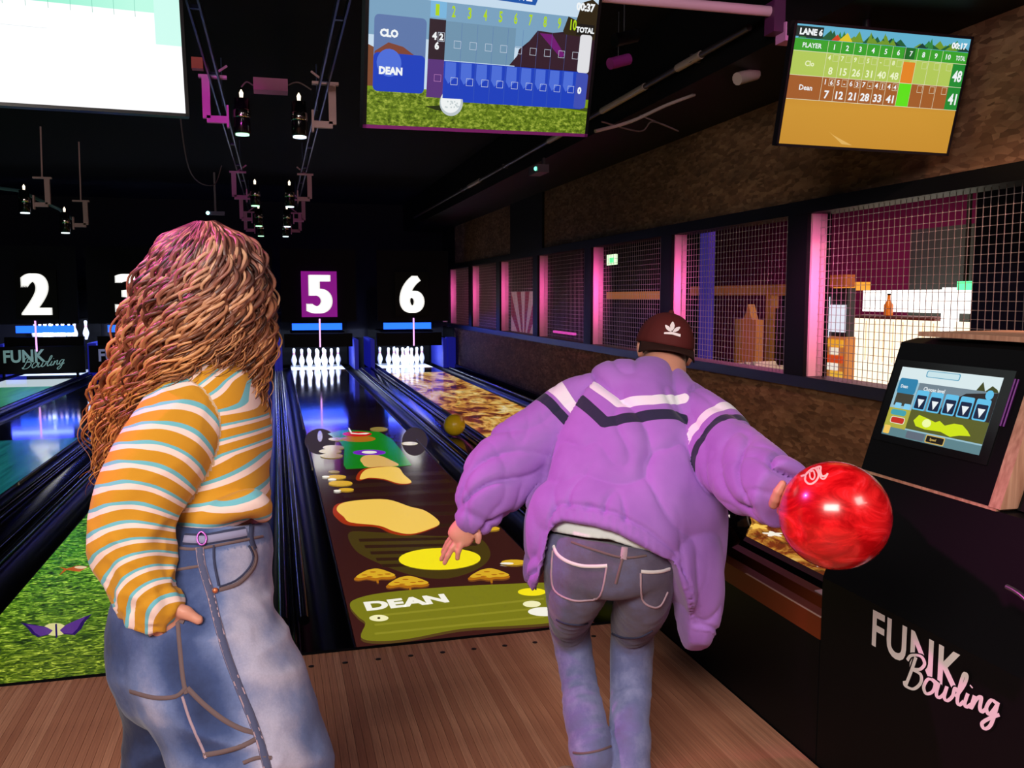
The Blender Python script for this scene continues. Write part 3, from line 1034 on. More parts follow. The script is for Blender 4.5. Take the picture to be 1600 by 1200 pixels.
# ------------------------------------------------------------------ bowling balls
REDB = mat('red_ball_resin', (0.62, 0.006, 0.012), 0.24, coat=0.35, spec=0.5)
_n = NT(REDB)
_f = _n.noise(_n.coords('Object', (1, 1, 2.2), (0.4, 0.3, 0)), 9, 4, 0.6, 2.0)
_n.base(_n.ramp(_f, [(0.40, (0.42, 0.0015, 0.004)), (0.60, (0.78, 0.010, 0.014)), (0.70, (0.88, 0.035, 0.05))]))
BC = at(1304, 805, 1.786)
BR = 0.1092
ball = thing('bowling_ball', 'glossy red bowling ball held out behind the player in his right hand', 'bowling ball', tuple(BC))
MB().sphere((0, 0, 0), BR, REDB, 64, 36).build('ball_shell', ball)
LOGO = mat('pale_pink_print', (0.85, 0.52, 0.46), 0.35)
mb = MB()
vw = (CAM - BC) / np.linalg.norm(CAM - BC)


def ball_pt(x, y, lift=0.0004):
    d = FW * F_PX + RT * (x - 800) + UP * (600 - y)
    d = d / np.linalg.norm(d)
    oc = CAM - BC
    b_ = oc @ d
    disc = b_ * b_ - (oc @ oc - (BR + lift) ** 2)
    tt = -b_ - math.sqrt(max(disc, 0))
    p = oc + d * tt
    return p * ((BR + lift) / np.linalg.norm(p))


def ball_stroke(pts, wpx):
    pts = catmull([np.array(p, float) for p in pts], 6)
    V = []
    for sgn in (1, -1):
        for i, p in enumerate(pts):
            tt = pts[min(i + 1, len(pts) - 1)] - pts[max(i - 1, 0)]
            tt = tt / (np.linalg.norm(tt) + 1e-9)
            V.append(ball_pt(*(p + sgn * wpx * np.array([-tt[1], tt[0]]))))
    n = len(pts)
    mb.add(V, [(i, i + 1, n + i + 1, n + i) for i in range(n - 1)], LOGO)


ball_stroke([(1251, 744), (1258, 743), (1258, 750), (1262, 755), (1268, 756), (1276, 750), (1279, 741), (1274, 732), (1268, 733), (1262, 738), (1258, 743)], 1.5)
ball_stroke([(1265, 738), (1266, 746), (1270, 749), (1273, 744), (1271, 736), (1266, 737)], 1.2)
ball_stroke([(1274, 731), (1282, 729), (1282, 737), (1285, 744), (1292, 742), (1293, 739)], 1.5)
ball_stroke([(1278, 730), (1280, 738), (1283, 747), (1288, 748), (1292, 743)], 1.2)
mb.build('print', ball)

YB = mat('yellow_ball_resin', (0.85, 0.58, 0.015), 0.3, coat=0.4)
p = gx(710, 663, 0.90)
t = thing('bowling_ball', 'yellow bowling ball resting in the track between lanes 5 and 6', 'bowling ball', (p[0], p[1], 0.058 + 0.109))
MB().sphere((0, 0, 0), 0.109, YB, 40, 22).build('ball_shell', t)
for k, (a, b) in enumerate(((0.2, 0.5), (0.42, 0.62), (0.30, 0.80))):
    d = Vector((math.cos(a * 3), math.sin(a * 3), b * 2)).normalized() * 0.1092
    m_ = MB().lathe([(0.0125, 0.0), (0.0125, 0.0008)], BLACKM, 14)
    o = m_.build('finger_hole', t)
    o.location = d
    o.rotation_euler = d.to_track_quat('Z', 'Y').to_euler()
BB = mat('black_ball_resin', (0.006, 0.006, 0.010), 0.08, coat=0.6)
p = gx(1128, 816, 0.865)
bo = np.array([0.865, p[1], 0.5745])
t = thing('bowling_ball', 'black bowling ball with a white round emblem lying on the red-brown rails', 'bowling ball', tuple(bo))
MB().sphere((0, 0, 0), 0.1085, BB, 40, 22).build('ball_shell', t)
e_ = at(1166, 807, 3.4) - bo
d = Vector(e_ / np.linalg.norm(e_))
d = Vector((0.78, -0.60, 0.22)).normalized()
m_ = MB()
m_.lathe([(0.034, 0.0), (0.034, 0.0012), (0.001, 0.0035)], WHITE, 24)
o = m_.build('emblem', t); o.location = d * 0.1040; o.rotation_euler = d.to_track_quat('Z', 'Y').to_euler()
m_ = MB()
m_.tube([(0.016 * math.cos(a) * (1 - a / 12), 0.012 + 0.016 * math.sin(a) * (1 - a / 12), 0.004) for a in np.linspace(0, 9, 26)], 0.0022, BLACKM, 6)
m_.tube([(0.012 * math.cos(a), -0.016 + 0.010 * math.sin(a), 0.004) for a in np.linspace(0, 6.2, 20)], 0.0022, BLACKM, 6)
o2 = m_.build('emblem_mark', o)

# ================================================================== MONITORS
CASE = mat('monitor_case', (0.006, 0.005, 0.008), 0.3)


def monitor(label, C, ex, up, w_, asp=1.70, edge=None):
    h_ = w_ / asp
    t = thing('monitor', label, 'monitor', tuple(C))
    s = Screen((0, 0, 0), ex, up, w_ * 0.972, h_ * 0.955)
    mb = MB()
    mb.frame_box(-s.n * 0.022, s.ex, s.ey, s.n, w_ / 2, h_ / 2, 0.020, CASE)
    mb.build('casing', t)
    mb = MB()
    for sx in (-1, 1):
        mb.frame_box(s.ex * sx * w_ * 0.493 + s.n * 0.0005, s.ex, s.ey, s.n, w_ * 0.007, h_ / 2, 0.003, CASE)
    for sy in (-1, 1):
        mb.frame_box(s.ey * sy * h_ * 0.489 + s.n * 0.0005, s.ex, s.ey, s.n, w_ / 2, h_ * 0.011, 0.003, edge or CASE)
    mb.build('bezel', t)
    mb = MB()
    mb.frame_box(-s.n * 0.07 + s.ey * 0.05, s.ex, s.ey, s.n, 0.14, 0.11, 0.028, CASE)
    mb.build('wall_plate', t)
    top = np.array([0, 0, (2.98 if C[0] < 1.8 else 2.886) - C[2]])
    mb = MB()
    mb.tube([-s.n * 0.09 + s.ey * 0.05, -s.n * 0.10 + top], 0.022, CASE, 10)
    mb.build('hanger_pole', t)
    return t, s


MAGE = mat('magenta_edge', (0.30, 0.03, 0.26), 0.35)
# --- lane 5 monitor
t, s = monitor('large monitor showing a golf ball on grass and blue score rows', (0.208, 0.702, 2.624), (0.9712, 0.2329, 0.0499), (0.014, -0.2647, 0.9642), 1.248, edge=MAGE)
s.rect(0, 0, 1, 1, G('t_sky', (196, 218, 236)))
s.rect(0, 0.56, 1, 0.80, G('t_sky2', (120, 160, 190)))
s.poly([(0.60, 0.24), (0.64, 0.55), (0.72, 0.66), (0.86, 0.70), (1, 0.66), (1, 0.24)], G('t_dark', (40, 16, 34)))
s.poly([(0.0, 0.24), (0.0, 0.50), (0.06, 0.46), (0.14, 0.50), (0.20, 0.44), (0.22, 0.24)], G('t_autumn', (120, 70, 44)))
GR = mat('screen_grass', (0.01, 0.02, 0.0), 0.4)
_n = NT(GR)
_f = _n.noise(_n.coords('Object', (1, 1, 1.5)), 46, 4, 0.7)
_n.emit(_n.ramp(_f, [(0.32, sr(46, 62, 10)), (0.5, sr(98, 122, 26)), (0.68, sr(168, 182, 70))]), 1.0)
s.rect(0, 0, 1, 0.245, GR)
s.poly([(0, 0.225), (0.4, 0.232), (1, 0.150), (1, 0.245), (0, 0.245)], G('t_band', (120, 148, 18)))
s.poly([(0.38, 0.235), (1.0, 0.16), (1.0, 0.185), (0.62, 0.235)], G('t_shade', (58, 74, 16)))
s.poly([(0.24, 0.135), (0.31, 0.148), (0.40, 0.13), (0.39, 0.108), (0.29, 0.113)], G('t_shadow', (34, 44, 10)))
s.poly([(0.84, 0.70), (0.86, 0.80), (0.90, 0.78), (0.92, 0.90), (0.97, 0.93), (1, 0.90), (1, 0.66), (0.86, 0.66)], G('t_bush', (44, 34, 14)))
# header
s.poly([(0.34, 0.98), (0.37, 0.855), (0.70, 0.845), (0.73, 0.98)], G('t_blue0', (24, 84, 168)))
s.text('BOWLF', 0.56, 0.87, 0.05, G('t_white', (240, 244, 246)), bold=0.05)
s.text('PLAYER', 0.03, 0.80, 0.045, G('t_white', (240, 244, 246)), bold=0.05)
s.text('00:37', 0.985, 0.85, 0.05, G('t_white', (240, 244, 246)), align='r', bold=0.05)
s.rect(0.905, 0.685, 0.992, 0.76, G('t_ink', (20, 18, 16)))
s.text('TOTAL', 0.948, 0.705, 0.035, G('t_white', (240, 244, 246)), align='c', bold=0.05)
s.rect(0.245, 0.70, 0.312, 0.80, G('t_pale', (120, 180, 220)))
for i in range(10):
    u = 0.274 + i * 0.0682
    s.text(str(i + 1), u, 0.715, 0.07, G('t_lime', (172, 212, 24)), width=0.016 if i < 9 else 0.03, align='c', bold=0.03)
# player column
s.rrect(0.022, 0.215, 0.232, 0.685, G('t_plum', (92, 118, 168)), 0.018)
s.poly([(0.026, 0.46), (0.08, 0.52), (0.14, 0.50), (0.20, 0.44), (0.226, 0.43), (0.226, 0.40), (0.026, 0.40)], G('t_rust', (124, 66, 50)))
s.rrect(0.022, 0.215, 0.232, 0.455, G('t_royal', (24, 62, 186)), 0.018)
s.disc(0.085, 0.395, 0.05, G('t_royal2', (74, 108, 214)))
s.text('CLO', 0.045, 0.555, 0.045, G('t_white', (240, 244, 246)), bold=0.06)
s.text('DEAN', 0.045, 0.325, 0.045, G('t_white', (240, 244, 246)), bold=0.06)
# score grid
s.rect(0.243, 0.195, 0.312, 0.69, G('t_ink2', (46, 30, 40)))
s.rect(0.243, 0.195, 0.312, 0.44, G('t_violet', (88, 50, 120)))
s.rect(0.312, 0.44, 0.62, 0.685, G('t_steel', (110, 146, 172)))
s.poly([(0.60, 0.44), (0.66, 0.56), (0.72, 0.685), (0.925, 0.675), (0.925, 0.44)], G('t_dusk', (50, 26, 40)))
s.poly([(0.73, 0.67), (0.79, 0.67), (0.86, 0.54), (0.84, 0.52)], G('t_purp', (110, 22, 110)))
s.rect(0.312, 0.175, 0.965, 0.435, G('t_royal', (24, 62, 186)))
for i in range(9):
    u = 0.314 + i * 0.0682
    s.poly([(u + 0.004, 0.43), (u + 0.05, 0.43), (u + 0.052, 0.34), (u + 0.02, 0.29), (u + 0.004, 0.33)], G('t_royal2', (74, 108, 214)))
    s.rect(u + 0.0664, 0.175, u + 0.0674, 0.68, G('t_line', (70, 100, 170)))
    s.box(u + 0.036, 0.52, u + 0.066, 0.568, G('t_lineW', (205, 215, 230)), 0.0014)
    s.box(u + 0.030, 0.285, u + 0.060, 0.333, G('t_lineW', (205, 215, 230)), 0.0014)
s.box(0.272, 0.30, 0.302, 0.345, G('t_linep', (190, 130, 190)), 0.0014)
s.text('4', 0.256, 0.565, 0.045, G('t_white', (240, 244, 246)), bold=0.05)
s.box(0.280, 0.555, 0.308, 0.612, G('t_lineW', (205, 215, 230)), 0.0014)
s.text('2', 0.286, 0.565, 0.04, G('t_white', (240, 244, 246)), bold=0.05)
s.text('6', 0.268, 0.505, 0.045, G('t_white', (240, 244, 246)), bold=0.05)
s.rrect(0.926, 0.43, 0.985, 0.69, G('t_grey', (222, 222, 226)), 0.012)
s.rrect(0.926, 0.18, 0.985, 0.43, G('t_roy3', (60, 76, 176)), 0.012)
s.text('0', 0.948, 0.285, 0.045, G('t_white', (240, 244, 246)), bold=0.06, align='c')
s.disc(0.352, 0.168, 0.051, G('t_ballg', (186, 196, 200)), 28)
s.disc(0.349, 0.176, 0.044, G('t_ball', (238, 242, 242)), 28)
s.rect(0.312, 0.195, 0.42, 0.26, G('t_royal', (24, 62, 186)))
for i in range(18):
    a = rng.uniform(0, 2 * PI); r_ = 0.036 * math.sqrt(rng.random())
    s.disc(0.352 + r_ * math.cos(a), 0.155 + 0.7 * r_ * math.sin(a), 0.0035, G('t_dimple', (196, 206, 208)), 8)
s.mb.build('screen', t)

# --- lane 6 monitor
t, s = monitor('tilted monitor showing a green and orange LANE 6 score table', CAM + (np.array([2.393, 0.699, 2.577]) - CAM) * 0.94, (0.9988, -0.0463, -0.018), (0.007, -0.2294, 0.9733), 1.085 * 0.94)
OR = mat('screen_orange', (0.02, 0.01, 0.0), 0.4)
_n = NT(OR)
_tc = _n.n('ShaderNodeTexCoord'); _sp = _n.n('ShaderNodeSeparateXYZ'); _n.l(_tc.outputs['Object'], _sp.inputs[0])
_n.emit(_n.ramp(_n.math('MULTIPLY_ADD', _sp.outputs[2], 1.6), [(0.0, sr(196, 140, 46)), (0.35, sr(206, 150, 52)), (0.9, sr(176, 110, 36))]), 0.95)
s.rect(0, 0, 1, 1, OR)
s.rect(0, 0.885, 1, 1, G('u_sky', (96, 176, 206)))
for i in range(60):
    u = rng.uniform(0.0, 0.94)
    if 0.55 < u < 0.66: continue
    L_ = rng.uniform(0.03, 0.09)
    s.poly([(u, 0.888), (u + L_ * 0.5, 0.888 + rng.uniform(0.03, 0.10)), (u + L_, 0.890)], G('u_leaf%d' % (i % 4), [(24, 92, 52), (46, 132, 60), (14, 60, 50), (110, 150, 40)][i % 4]))
s.poly([(0.20, 0.888), (0.23, 0.94), (0.26, 0.888)], G('u_red', (204, 66, 30)))
s.poly([(0.24, 0.888), (0.285, 0.96), (0.32, 0.888)], G('u_yel', (220, 196, 40)))
s.rect(0.0, 0.90, 0.15, 0.985, G('u_jung', (12, 40, 34)))
s.text('LANE 6', 0.02, 0.918, 0.05, G('t_white', (240, 244, 246)), bold=0.05)
s.text('00:17', 0.985, 0.912, 0.05, G('t_white', (240, 244, 246)), align='r', bold=0.05)
UW = G('t_white', (240, 244, 246))
s.rect(0, 0.785, 1, 0.885, G('u_green', (54, 160, 40)))
s.rect(0.625, 0.785, 0.688, 0.885, G('u_green2', (20, 104, 34)))
s.text('PLAYER', 0.10, 0.815, 0.04, UW, align='c')
s.text('TOTAL', 0.962, 0.815, 0.04, UW, width=0.058, align='c')
s.rect(0, 0.585, 0.925, 0.785, G('u_lime', (176, 200, 88)))
s.rect(0, 0.385, 0.925, 0.585, G('u_brown', (160, 92, 40)))
s.rect(0.925, 0.385, 1, 0.785, G('u_tot', (28, 138, 48)))
row1 = ['8', '15', '26', '31', '40', '48']
row2 = ['7', '12', '21', '28', '33', '41']
fr = [('1', '6'), ('5', '-'), ('6', '3'), ('7', '-'), ('4', '1'), ('4', '4')]
fr1 = [('4', '4'), ('7', '-'), ('9', '-'), ('5', '-'), ('-', '9'), ('8', '-')]
LN = G('u_line', (226, 222, 190))
for i in range(10):
    u = 0.188 + i * 0.0735
    s.rect(u - 0.0010, 0.385, u + 0.0010, 0.885, LN)
    s.text(str(i + 1), u + 0.036, 0.815, 0.045, UW, align='c')
    if i < 6:
        s.text(row1[i], u + 0.036, 0.61, 0.062, G('u_pale', (236, 242, 200)), align='c')
        s.text(row2[i], u + 0.036, 0.41, 0.066, UW, align='c', bold=0.03)
        s.text(fr[i][0], u + 0.018, 0.525, 0.045, UW, align='c')
        s.box(u + 0.038, 0.515, u + 0.068, 0.575, LN)
        s.text(fr[i][1], u + 0.053, 0.525, 0.04, UW, align='c')
        s.text(fr1[i][0], u + 0.018, 0.728, 0.04, G('u_pale', (236, 242, 200)), align='c')
        s.box(u + 0.038, 0.718, u + 0.068, 0.775, G('u_pale2', (214, 220, 170)))
    else:
        s.box(u + 0.038, 0.718, u + 0.068, 0.775, G('u_pale2', (214, 220, 170)))
        s.box(u + 0.038, 0.515, u + 0.068, 0.575, LN)
s.rect(0.630, 0.585, 0.700, 0.765, G('u_orange', (226, 132, 36)))
s.rect(0.630, 0.385, 0.702, 0.585, G('u_bright', (92, 222, 22)))
for v in (0.385, 0.585, 0.785):
    s.rect(0, v - 0.002, 1, v + 0.002, LN)
s.text('Clo', 0.10, 0.665, 0.045, G('u_pale', (236, 242, 200)), align='c')
s.text('Dean', 0.10, 0.465, 0.045, UW, align='c')
s.text('48', 0.962, 0.635, 0.095, UW, width=0.056, align='c', bold=0.03)
s.text('41', 0.962, 0.435, 0.095, UW, width=0.050, align='c', bold=0.03)
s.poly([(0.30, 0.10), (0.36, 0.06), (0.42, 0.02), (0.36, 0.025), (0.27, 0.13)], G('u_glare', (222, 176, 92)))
s.mb.build('screen', t)

# --- lane 3/4 monitor
t, s = monitor('white and mint monitor cut off by the top left corner', (-1.835, 1.208, 2.721), (0.987, 0.1596, 0.0179), (-0.0268, 0.0542, 0.9982), 1.24)
s.rect(0, 0, 1, 1, G('v_white', (250, 250, 252), 1.05))
MINT = mat('screen_mint', (0.0, 0.02, 0.02), 0.4)
_n = NT(MINT)
_tc = _n.n('ShaderNodeTexCoord'); _sp = _n.n('ShaderNodeSeparateXYZ'); _n.l(_tc.outputs['Object'], _sp.inputs[0])
_n.emit(_n.ramp(_n.math('MULTIPLY_ADD', _sp.outputs[0], 1.0), [(0.0, sr(130, 232, 196)), (0.45, sr(150, 240, 208)), (0.9, sr(190, 250, 228))]), 1.0)
s.rect(0, 0.70, 1, 1, MINT)
s.rect(0.90, 0.48, 1, 1, G('v_mint2', (206, 252, 240)))
VL = G('v_line', (108, 190, 168))
for i in range(9):
    s.rect(0.19 + i * 0.0795, 0.66, 0.1915 + i * 0.0795, 1.0, VL)
s.rect(0.52, 0.89, 1, 0.893, VL)
s.rect(0.0, 0.52, 0.50, 0.522, G('v_line2', (206, 222, 222)))
s.mb.build('screen', t)

# ================================================================== CEILING FITTINGS
TRK = mat('track_metal', (0.035, 0.045, 0.11), 0.35, metal=0.6)
for lab, X in (('left overhead metal track carrying projectors', -1.20), ('right overhead metal track carrying projectors', -0.42)):
    t = thing('ceiling_track', lab, 'track', (X, 0.0, 3.02))
    for dx in (-0.03, 0.03):
        MB().box((dx - 0.006, -0.5, 0.0), (dx + 0.006, 13.2, 0.05), TRK).build('rail', t)
    mb = MB()
    for k in range(9):
        mb.box((-0.03, 0.2 + k * 1.5, 0.01), (0.03, 0.23 + k * 1.5, 0.03), TRK)
    mb.build('cross_bar', t)
    for y in (0.4, 4.4, 8.4, 12.4):
        MB().tube([(0, y, 0.04), (0, y, 0.43)], 0.006, TRK, 6).build('hanger', t)
BRK = mat('pale_bracket', (0.62, 0.36, 0.40), 0.5)
BRM = mat('magenta_bracket', (0.75, 0.26, 0.68), 0.5)  # magenta light on the brackets put into their colour
PLENS = mat('projector_lens', (0.1, 0.1, 0.1), 0.1, em=(0.75, 0.95, 1.0), es=2.2)
PLENSG = mat('projector_lens_green', (0.1, 0.1, 0.1), 0.1, em=(0.45, 1.0, 0.55), es=1.8)
GLINT = mat('warm_lamp', (0.1, 0.1, 0.1), 0.2, em=(1.0, 0.85, 0.65), es=1.6)  # small glowing warm tip on top of each projector
CHROME = mat('chrome', (0.7, 0.68, 0.66), 0.12, metal=1.0)


def projector(label, X, Y, z, side, bm_, lens):
    """side -1: bracket on the left of the lamp, 1: on the right"""
    t = thing('projector', label, 'projector', (X, Y, z), 'projectors under the ceiling tracks')
    mb = MB()
    mb.box((-0.10 + side * 0.12, -0.02, 0.295), (0.10 + side * 0.12, 0.03, 0.315), bm_)
    mb.box((side * 0.17 - 0.028, -0.02, 0.0), (side * 0.17 + 0.028, 0.02, 0.296), bm_)
    a, b = sorted((side * 0.17, side * 0.02))
    mb.box((a, -0.02, -0.03), (b, 0.02, 0.02), bm_)
    mb.box((side * 0.02 - 0.008, -0.03, -0.06), (side * 0.02 + 0.008, 0.03, 0.10), bm_)
    mb.build('bracket', t)
    x = -side * 0.08
    MB().lathe([(0.02, 0.16), (0.055, 0.155), (0.058, 0.02), (0.062, -0.09), (0.050, -0.10)][::-1], BLACKG, 20, (x, 0, 0)).build('lamp_body', t)
    MB().lathe([(0.060, 0.015), (0.064, 0.02), (0.064, 0.07), (0.060, 0.075)], CHROME, 20, (x, 0, 0)).build('collar', t)
    MB().lathe([(0.050, -0.112), (0.050, -0.101)], lens, 20, (x, 0, 0)).build('lens', t)
    MB().lathe([(0.012, 0.16), (0.016, 0.20), (0.003, 0.225)], GLINT, 12, (x, 0, 0)).build('tail_lamp', t)
    MB().tube([(side * 0.12, 0, 0.315), (side * (0.02 if z > 2.6 else 0.12), 0.05, 0.40 if z > 2.6 else 3.445 - z)], 0.01, bm_, 6).build('clamp', t)
    return t


ys = (3.5, 8.1, 10.6, 12.6)
nm_ = ['nearest', 'second', 'third', 'farthest']
for k, Y in enumerate(ys):
    z = (2.78, 2.70, 2.64, 2.62)[k]
    projector('%s projector from the camera on the left ceiling track, in a magenta bracket' % nm_[k], -1.10, Y, z, -1, BRM, PLENSG)
    projector('%s projector from the camera on the right ceiling track, in a pale bracket' % nm_[k], -0.52, Y, z, 1, BRK if k < 2 else BRM, PLENS)
for xy, Y, n_, sd in (((50, 312), 8.0, 'small projector at the left edge below the white monitor', 1), ((112, 345), 9.0, 'small projector with a pale bracket above the numeral 3', 1)):
    p = gy(xy[0], xy[1], Y)
    projector(n_, p[0], Y, p[2] - 0.05, sd, BRK, PLENS)
p0, p1 = gy(-60, 290, 7.6), gy(105, 345, 9.1)
t = tag(MB().tube([q_ + np.array([0.0, 0.30, 0.05]) for q_ in (p0, gy(20, 300, 8), gy(85, 330, 8.8), p1)], 0.02, mat('pale_blue_metal', (0.06, 0.16, 0.20), 0.4), 8).build('lighting_pole'), 'thin pale pole between the two small projectors', 'pole')
jb = tag(MB().box((-0.93, 3.45, 3.0), (-0.68, 3.6, 3.09), mat('pink_box', (0.45, 0.10, 0.28), 0.5)).build('junction_box'), 'small pink junction box between the nearest two projectors', 'box')
cab = MAT_CABLE = mat('cable', (0.16, 0.10, 0.12), 0.5)
for pts, lab in ((((-1.02, 3.62, 3.05), (-0.98, 3.58, 3.08), (-0.932, 3.55, 3.05)), 'thin cable from the left projector bracket to the pink box'),
                 (((-0.678, 3.52, 3.06), (-0.60, 3.58, 3.10), (-0.50, 3.62, 3.06)), 'thin cable from the pink box to the right projector'),
                 (((-1.55, 4.2, 3.438), (-1.62, 6.0, 2.75), (-1.50, 7.8, 2.80), (-1.40, 7.9, 3.05)), 'thin sagging cable left of the second projector')):
    tag(MB().tube(catmull(pts, 8), 0.006, cab, 6).build('cable'), lab, 'cable')
tag(MB().box((-1.36, 3.42, 3.12), (-1.28, 3.5, 3.20), mat('red_plug', (0.5, 0.01, 0.01), 0.4)).build('red_plug'), 'small red plug above the nearest magenta bracket', 'plug')

# monitor rail: pink lit pipe
a, b = gy(1205, 18, 0.95), gy(930, -6, 0.95)
t = thing('monitor_rail', 'pale pink pipe across the ceiling between the monitors', 'pipe', (0, 0.95, 0))
PIPE = mat('pink_pipe', (0.75, 0.40, 0.62), 0.35)
dz = (a[2] - b[2]) / (a[0] - b[0])
MB().tube([(-3.2, 0, a[2] + (-3.2 - a[0]) * dz), (a[0], 0, a[2])], 0.028, PIPE, 12).build('pipe', t)
MB().box((a[0] - 0.01, -0.05, a[2] - 0.12), (a[0] + 0.17, 0.05, a[2] + 0.05), mat('purple_bracket', (0.10, 0.015, 0.09), 0.5)).build('bracket', t)
MB().box((a[0] + 0.05, -0.07, a[2] - 0.17), (a[0] + 0.12, 0.03, a[2] - 0.07), BRM).build('clamp', t)
for x in (-2.2, 0.6):
    MB().tube([(x, 0, a[2] + (x - a[0]) * dz), (x, 0, 3.46)], 0.012, PIPE, 8).build('drop_rod', t)
# conduit along the bulkhead
t = thing('conduit', 'grey conduit with pale sleeves running along the bulkhead above the windows', 'pipe')
mb = MB(); CND = mat('conduit_grey', (0.05, 0.035, 0.045), 0.4)
mb.tube([(1.90, 1.2, 3.02), (1.90, 14.0, 3.02)], 0.02, CND, 8); mb.build('pipe', t)
SLV = mat('pale_sleeve', (0.42, 0.32, 0.32), 0.4)
for y0, y1 in ((1.8, 2.15), (2.7, 3.6), (4.5, 5.1), (8.2, 8.9)):
    MB().tube([(1.90, y0, 3.02), (1.90, y1, 3.02)], 0.027, SLV, 10).build('sleeve', t)
for y in (1.9, 4.4, 6.9, 9.4):
    MB().box((1.88, y, 3.0), (1.949, y + 0.03, 3.05), CND).build('clip', t)
p = gx(842, 266, 1.86)
t = thing('emergency_light', 'emergency light with a green dot on the bulkhead', 'light', tuple(p))
MB().box((-0.06, -0.16, -0.04), (0.06, 0.16, 0.04), mat('grey_housing', (0.12, 0.08, 0.14), 0.4)).build('housing', t)
MB().box((0.04, -0.02, 0.04), (0.06, 0.02, 2.885 - p[2]), CND).build('stem', t)
MB().sphere((-0.062, -0.10, 0.0), 0.022, mat('green_led', (0, 0.1, 0.05), 0.3, em=(0.2, 1.0, 0.6), es=2.0), 12, 8).build('indicator', t)
p = gy(335, 333, 11.5)
t = thing('emergency_light', 'slim bluish emergency light above the curly hair', 'light', tuple(p))
MB().box((-0.12, 0, -0.03), (0.16, 0.06, 0.03), mat('blue_housing', (0.05, 0.06, 0.14), 0.4)).build('housing', t)
MB().box((0.0, 0.02, 0.03), (0.03, 0.05, 3.445 - p[2]), CND).build('stem', t)
MB().sphere((-0.10, -0.005, 0.0), 0.03, mat('aqua_led', (0, 0.1, 0.1), 0.3, em=(0.5, 1.0, 0.9), es=2.0), 12, 8).build('indicator', t)
p = gz(762, 264, 3.40)
t = thing('smoke_detector', 'small round pinkish detector on the dark ceiling', 'detector', tuple(p))
MB().lathe([(0.03, -0.05), (0.075, -0.03), (0.085, 0.0), (0.085, 0.05)], mat('pink_white', (0.55, 0.30, 0.34), 0.4), 18).build('body', t)
MB().lathe([(0.02, -0.062), (0.024, -0.051)], BLACKM, 12).build('sensor', t)
for (x, y, yy, lab) in ((975, 58, 1.6, 'black spotlight hanging right of the golf monitor'), (966, 95, 2.4, 'small dark spotlight with a magenta rim behind the golf monitor'), (1165, 118, 1.6, 'pale spotlight left of the lane 6 monitor')):
    p = gy(x, y, yy)
    t = thing('spotlight', lab, 'spotlight', tuple(p))
    m_ = {975: CASE, 966: MAGE, 1165: SLV}[x]
    MB().tube([(-0.07, -0.02, -0.03), (0.09, 0.03, 0.025)], 0.04, m_, 12).build('lamp_body', t)
    MB().tube([(0.0, 0.0, 0.03), (0.0, 0.0, 3.44 - p[2])], 0.008, CASE, 6).build('stem', t)
tag(MB().tube(catmull([gy(930, 205, 2.0), gy(985, 190, 2.1), gy(1040, 165, 2.2), gy(1085, 148, 2.3)], 6), 0.012, SLV, 8).build('cable'), 'pale sleeved cable between the golf monitor and the bulkhead', 'cable')
tag(MB().tube(catmull([gy(940, 190, 2.2), gy(1000, 205, 2.4), gy(1020, 190, 2.4), gy(1060, 205, 2.5), gy(1000, 180, 2.5)], 8), 0.006, cab, 6).build('cable'), 'looped thin cable under the bulkhead behind the golf monitor', 'cable')

# ================================================================== ROOM BEHIND THE WIRE
MB().box((2.95, -4, -0.02), (11.8, 15.8, 0.0), mat('arcade_floor', (0.05, 0.02, 0.03), 0.5)).build('floor_arcade', kind='structure')
MB().box((9.5, -4, 0), (9.7, 15.8, 3.45), mat('plum_wall', (0.26, 0.03, 0.13), 0.8)).build('wall_arcade', kind='structure')
area('arcade_light', (6.5, 8.5, 3.2), (6.5, 8.5, 0), 3.0, 5.0, 110, (1.0, 0.22, 0.50))
area('bar_lamp', (5.2, 3.6, 2.9), (6.2, 3.6, 0.8), 1.0, 1.8, 55, (1.0, 0.72, 0.42))
for k in range(8):   # pink strip lights that wash the jambs
    far = 1.87 + PITCH * k
    l_ = area('jamb_strip', (WX - 0.55, far - 0.75, 1.75), (WX + 0.06, far, 1.46), 0.05, 0.5, 3.2 if k < 3 else 1.5, (1.0, 0.16, 0.62), 0.9)
BX = 6.0
a = gx(1330, 596, BX); b = gx(1514, 452, BX)
yl, yr = a[1], b[1]
zb, zt = 0.62, b[2]
WARM = mat('lit_panel', (0.2, 0.15, 0.1), 0.5, em=(1.0, 0.86, 0.62), es=1.5)
WARMW = mat('lit_panel_white', (0.2, 0.2, 0.2), 0.5, em=(1.0, 0.97, 0.92), es=1.9)
AMB = mat('amber_panel', (0.3, 0.12, 0.02), 0.5, em=(0.95, 0.38, 0.03), es=0.9)
t = thing('backlit_bar', 'glowing white bar counter seen through the nearest wire window', 'bar', (BX, 0, 0))
MB().box((0, yr, 0.0), (0.06, yl, zt - 0.335), WARM).build('counter_front', t)
MB().box((0.10, yr + 0.05, zt - 0.25), (0.16, yl - 0.03, zt), WARMW).build('light_box', t)
MB().box((-0.10, yr + 0.35, zt - 0.33), (0.20, yl - 0.05, zt - 0.29), mat('dark_red_shelf', (0.14, 0.02, 0.02), 0.5)).build('shelf', t)
MB().box((-0.02, yr + 0.18, 0.3), (0.06, yr + 0.35, zt + 0.02), WARMW).build('column', t)
mb = MB()
for k in range(9):
    y_ = yr + 0.3 + k * (yl - yr - 0.4) / 9
    mb.box((-0.012, y_, 0.70), (-0.004, y_ + 0.012, zt - 0.36), mat('pale_seam', (0.5, 0.35, 0.2), 0.5, em=(0.9, 0.62, 0.36), es=1.0))
mb.build('seams', t)
p = gx(1391, 474, BX - 0.02)
t = thing('bottle', 'orange bottle standing on the dark red shelf of the bar', 'bottle', (BX - 0.04, p[1], zt - 0.288))
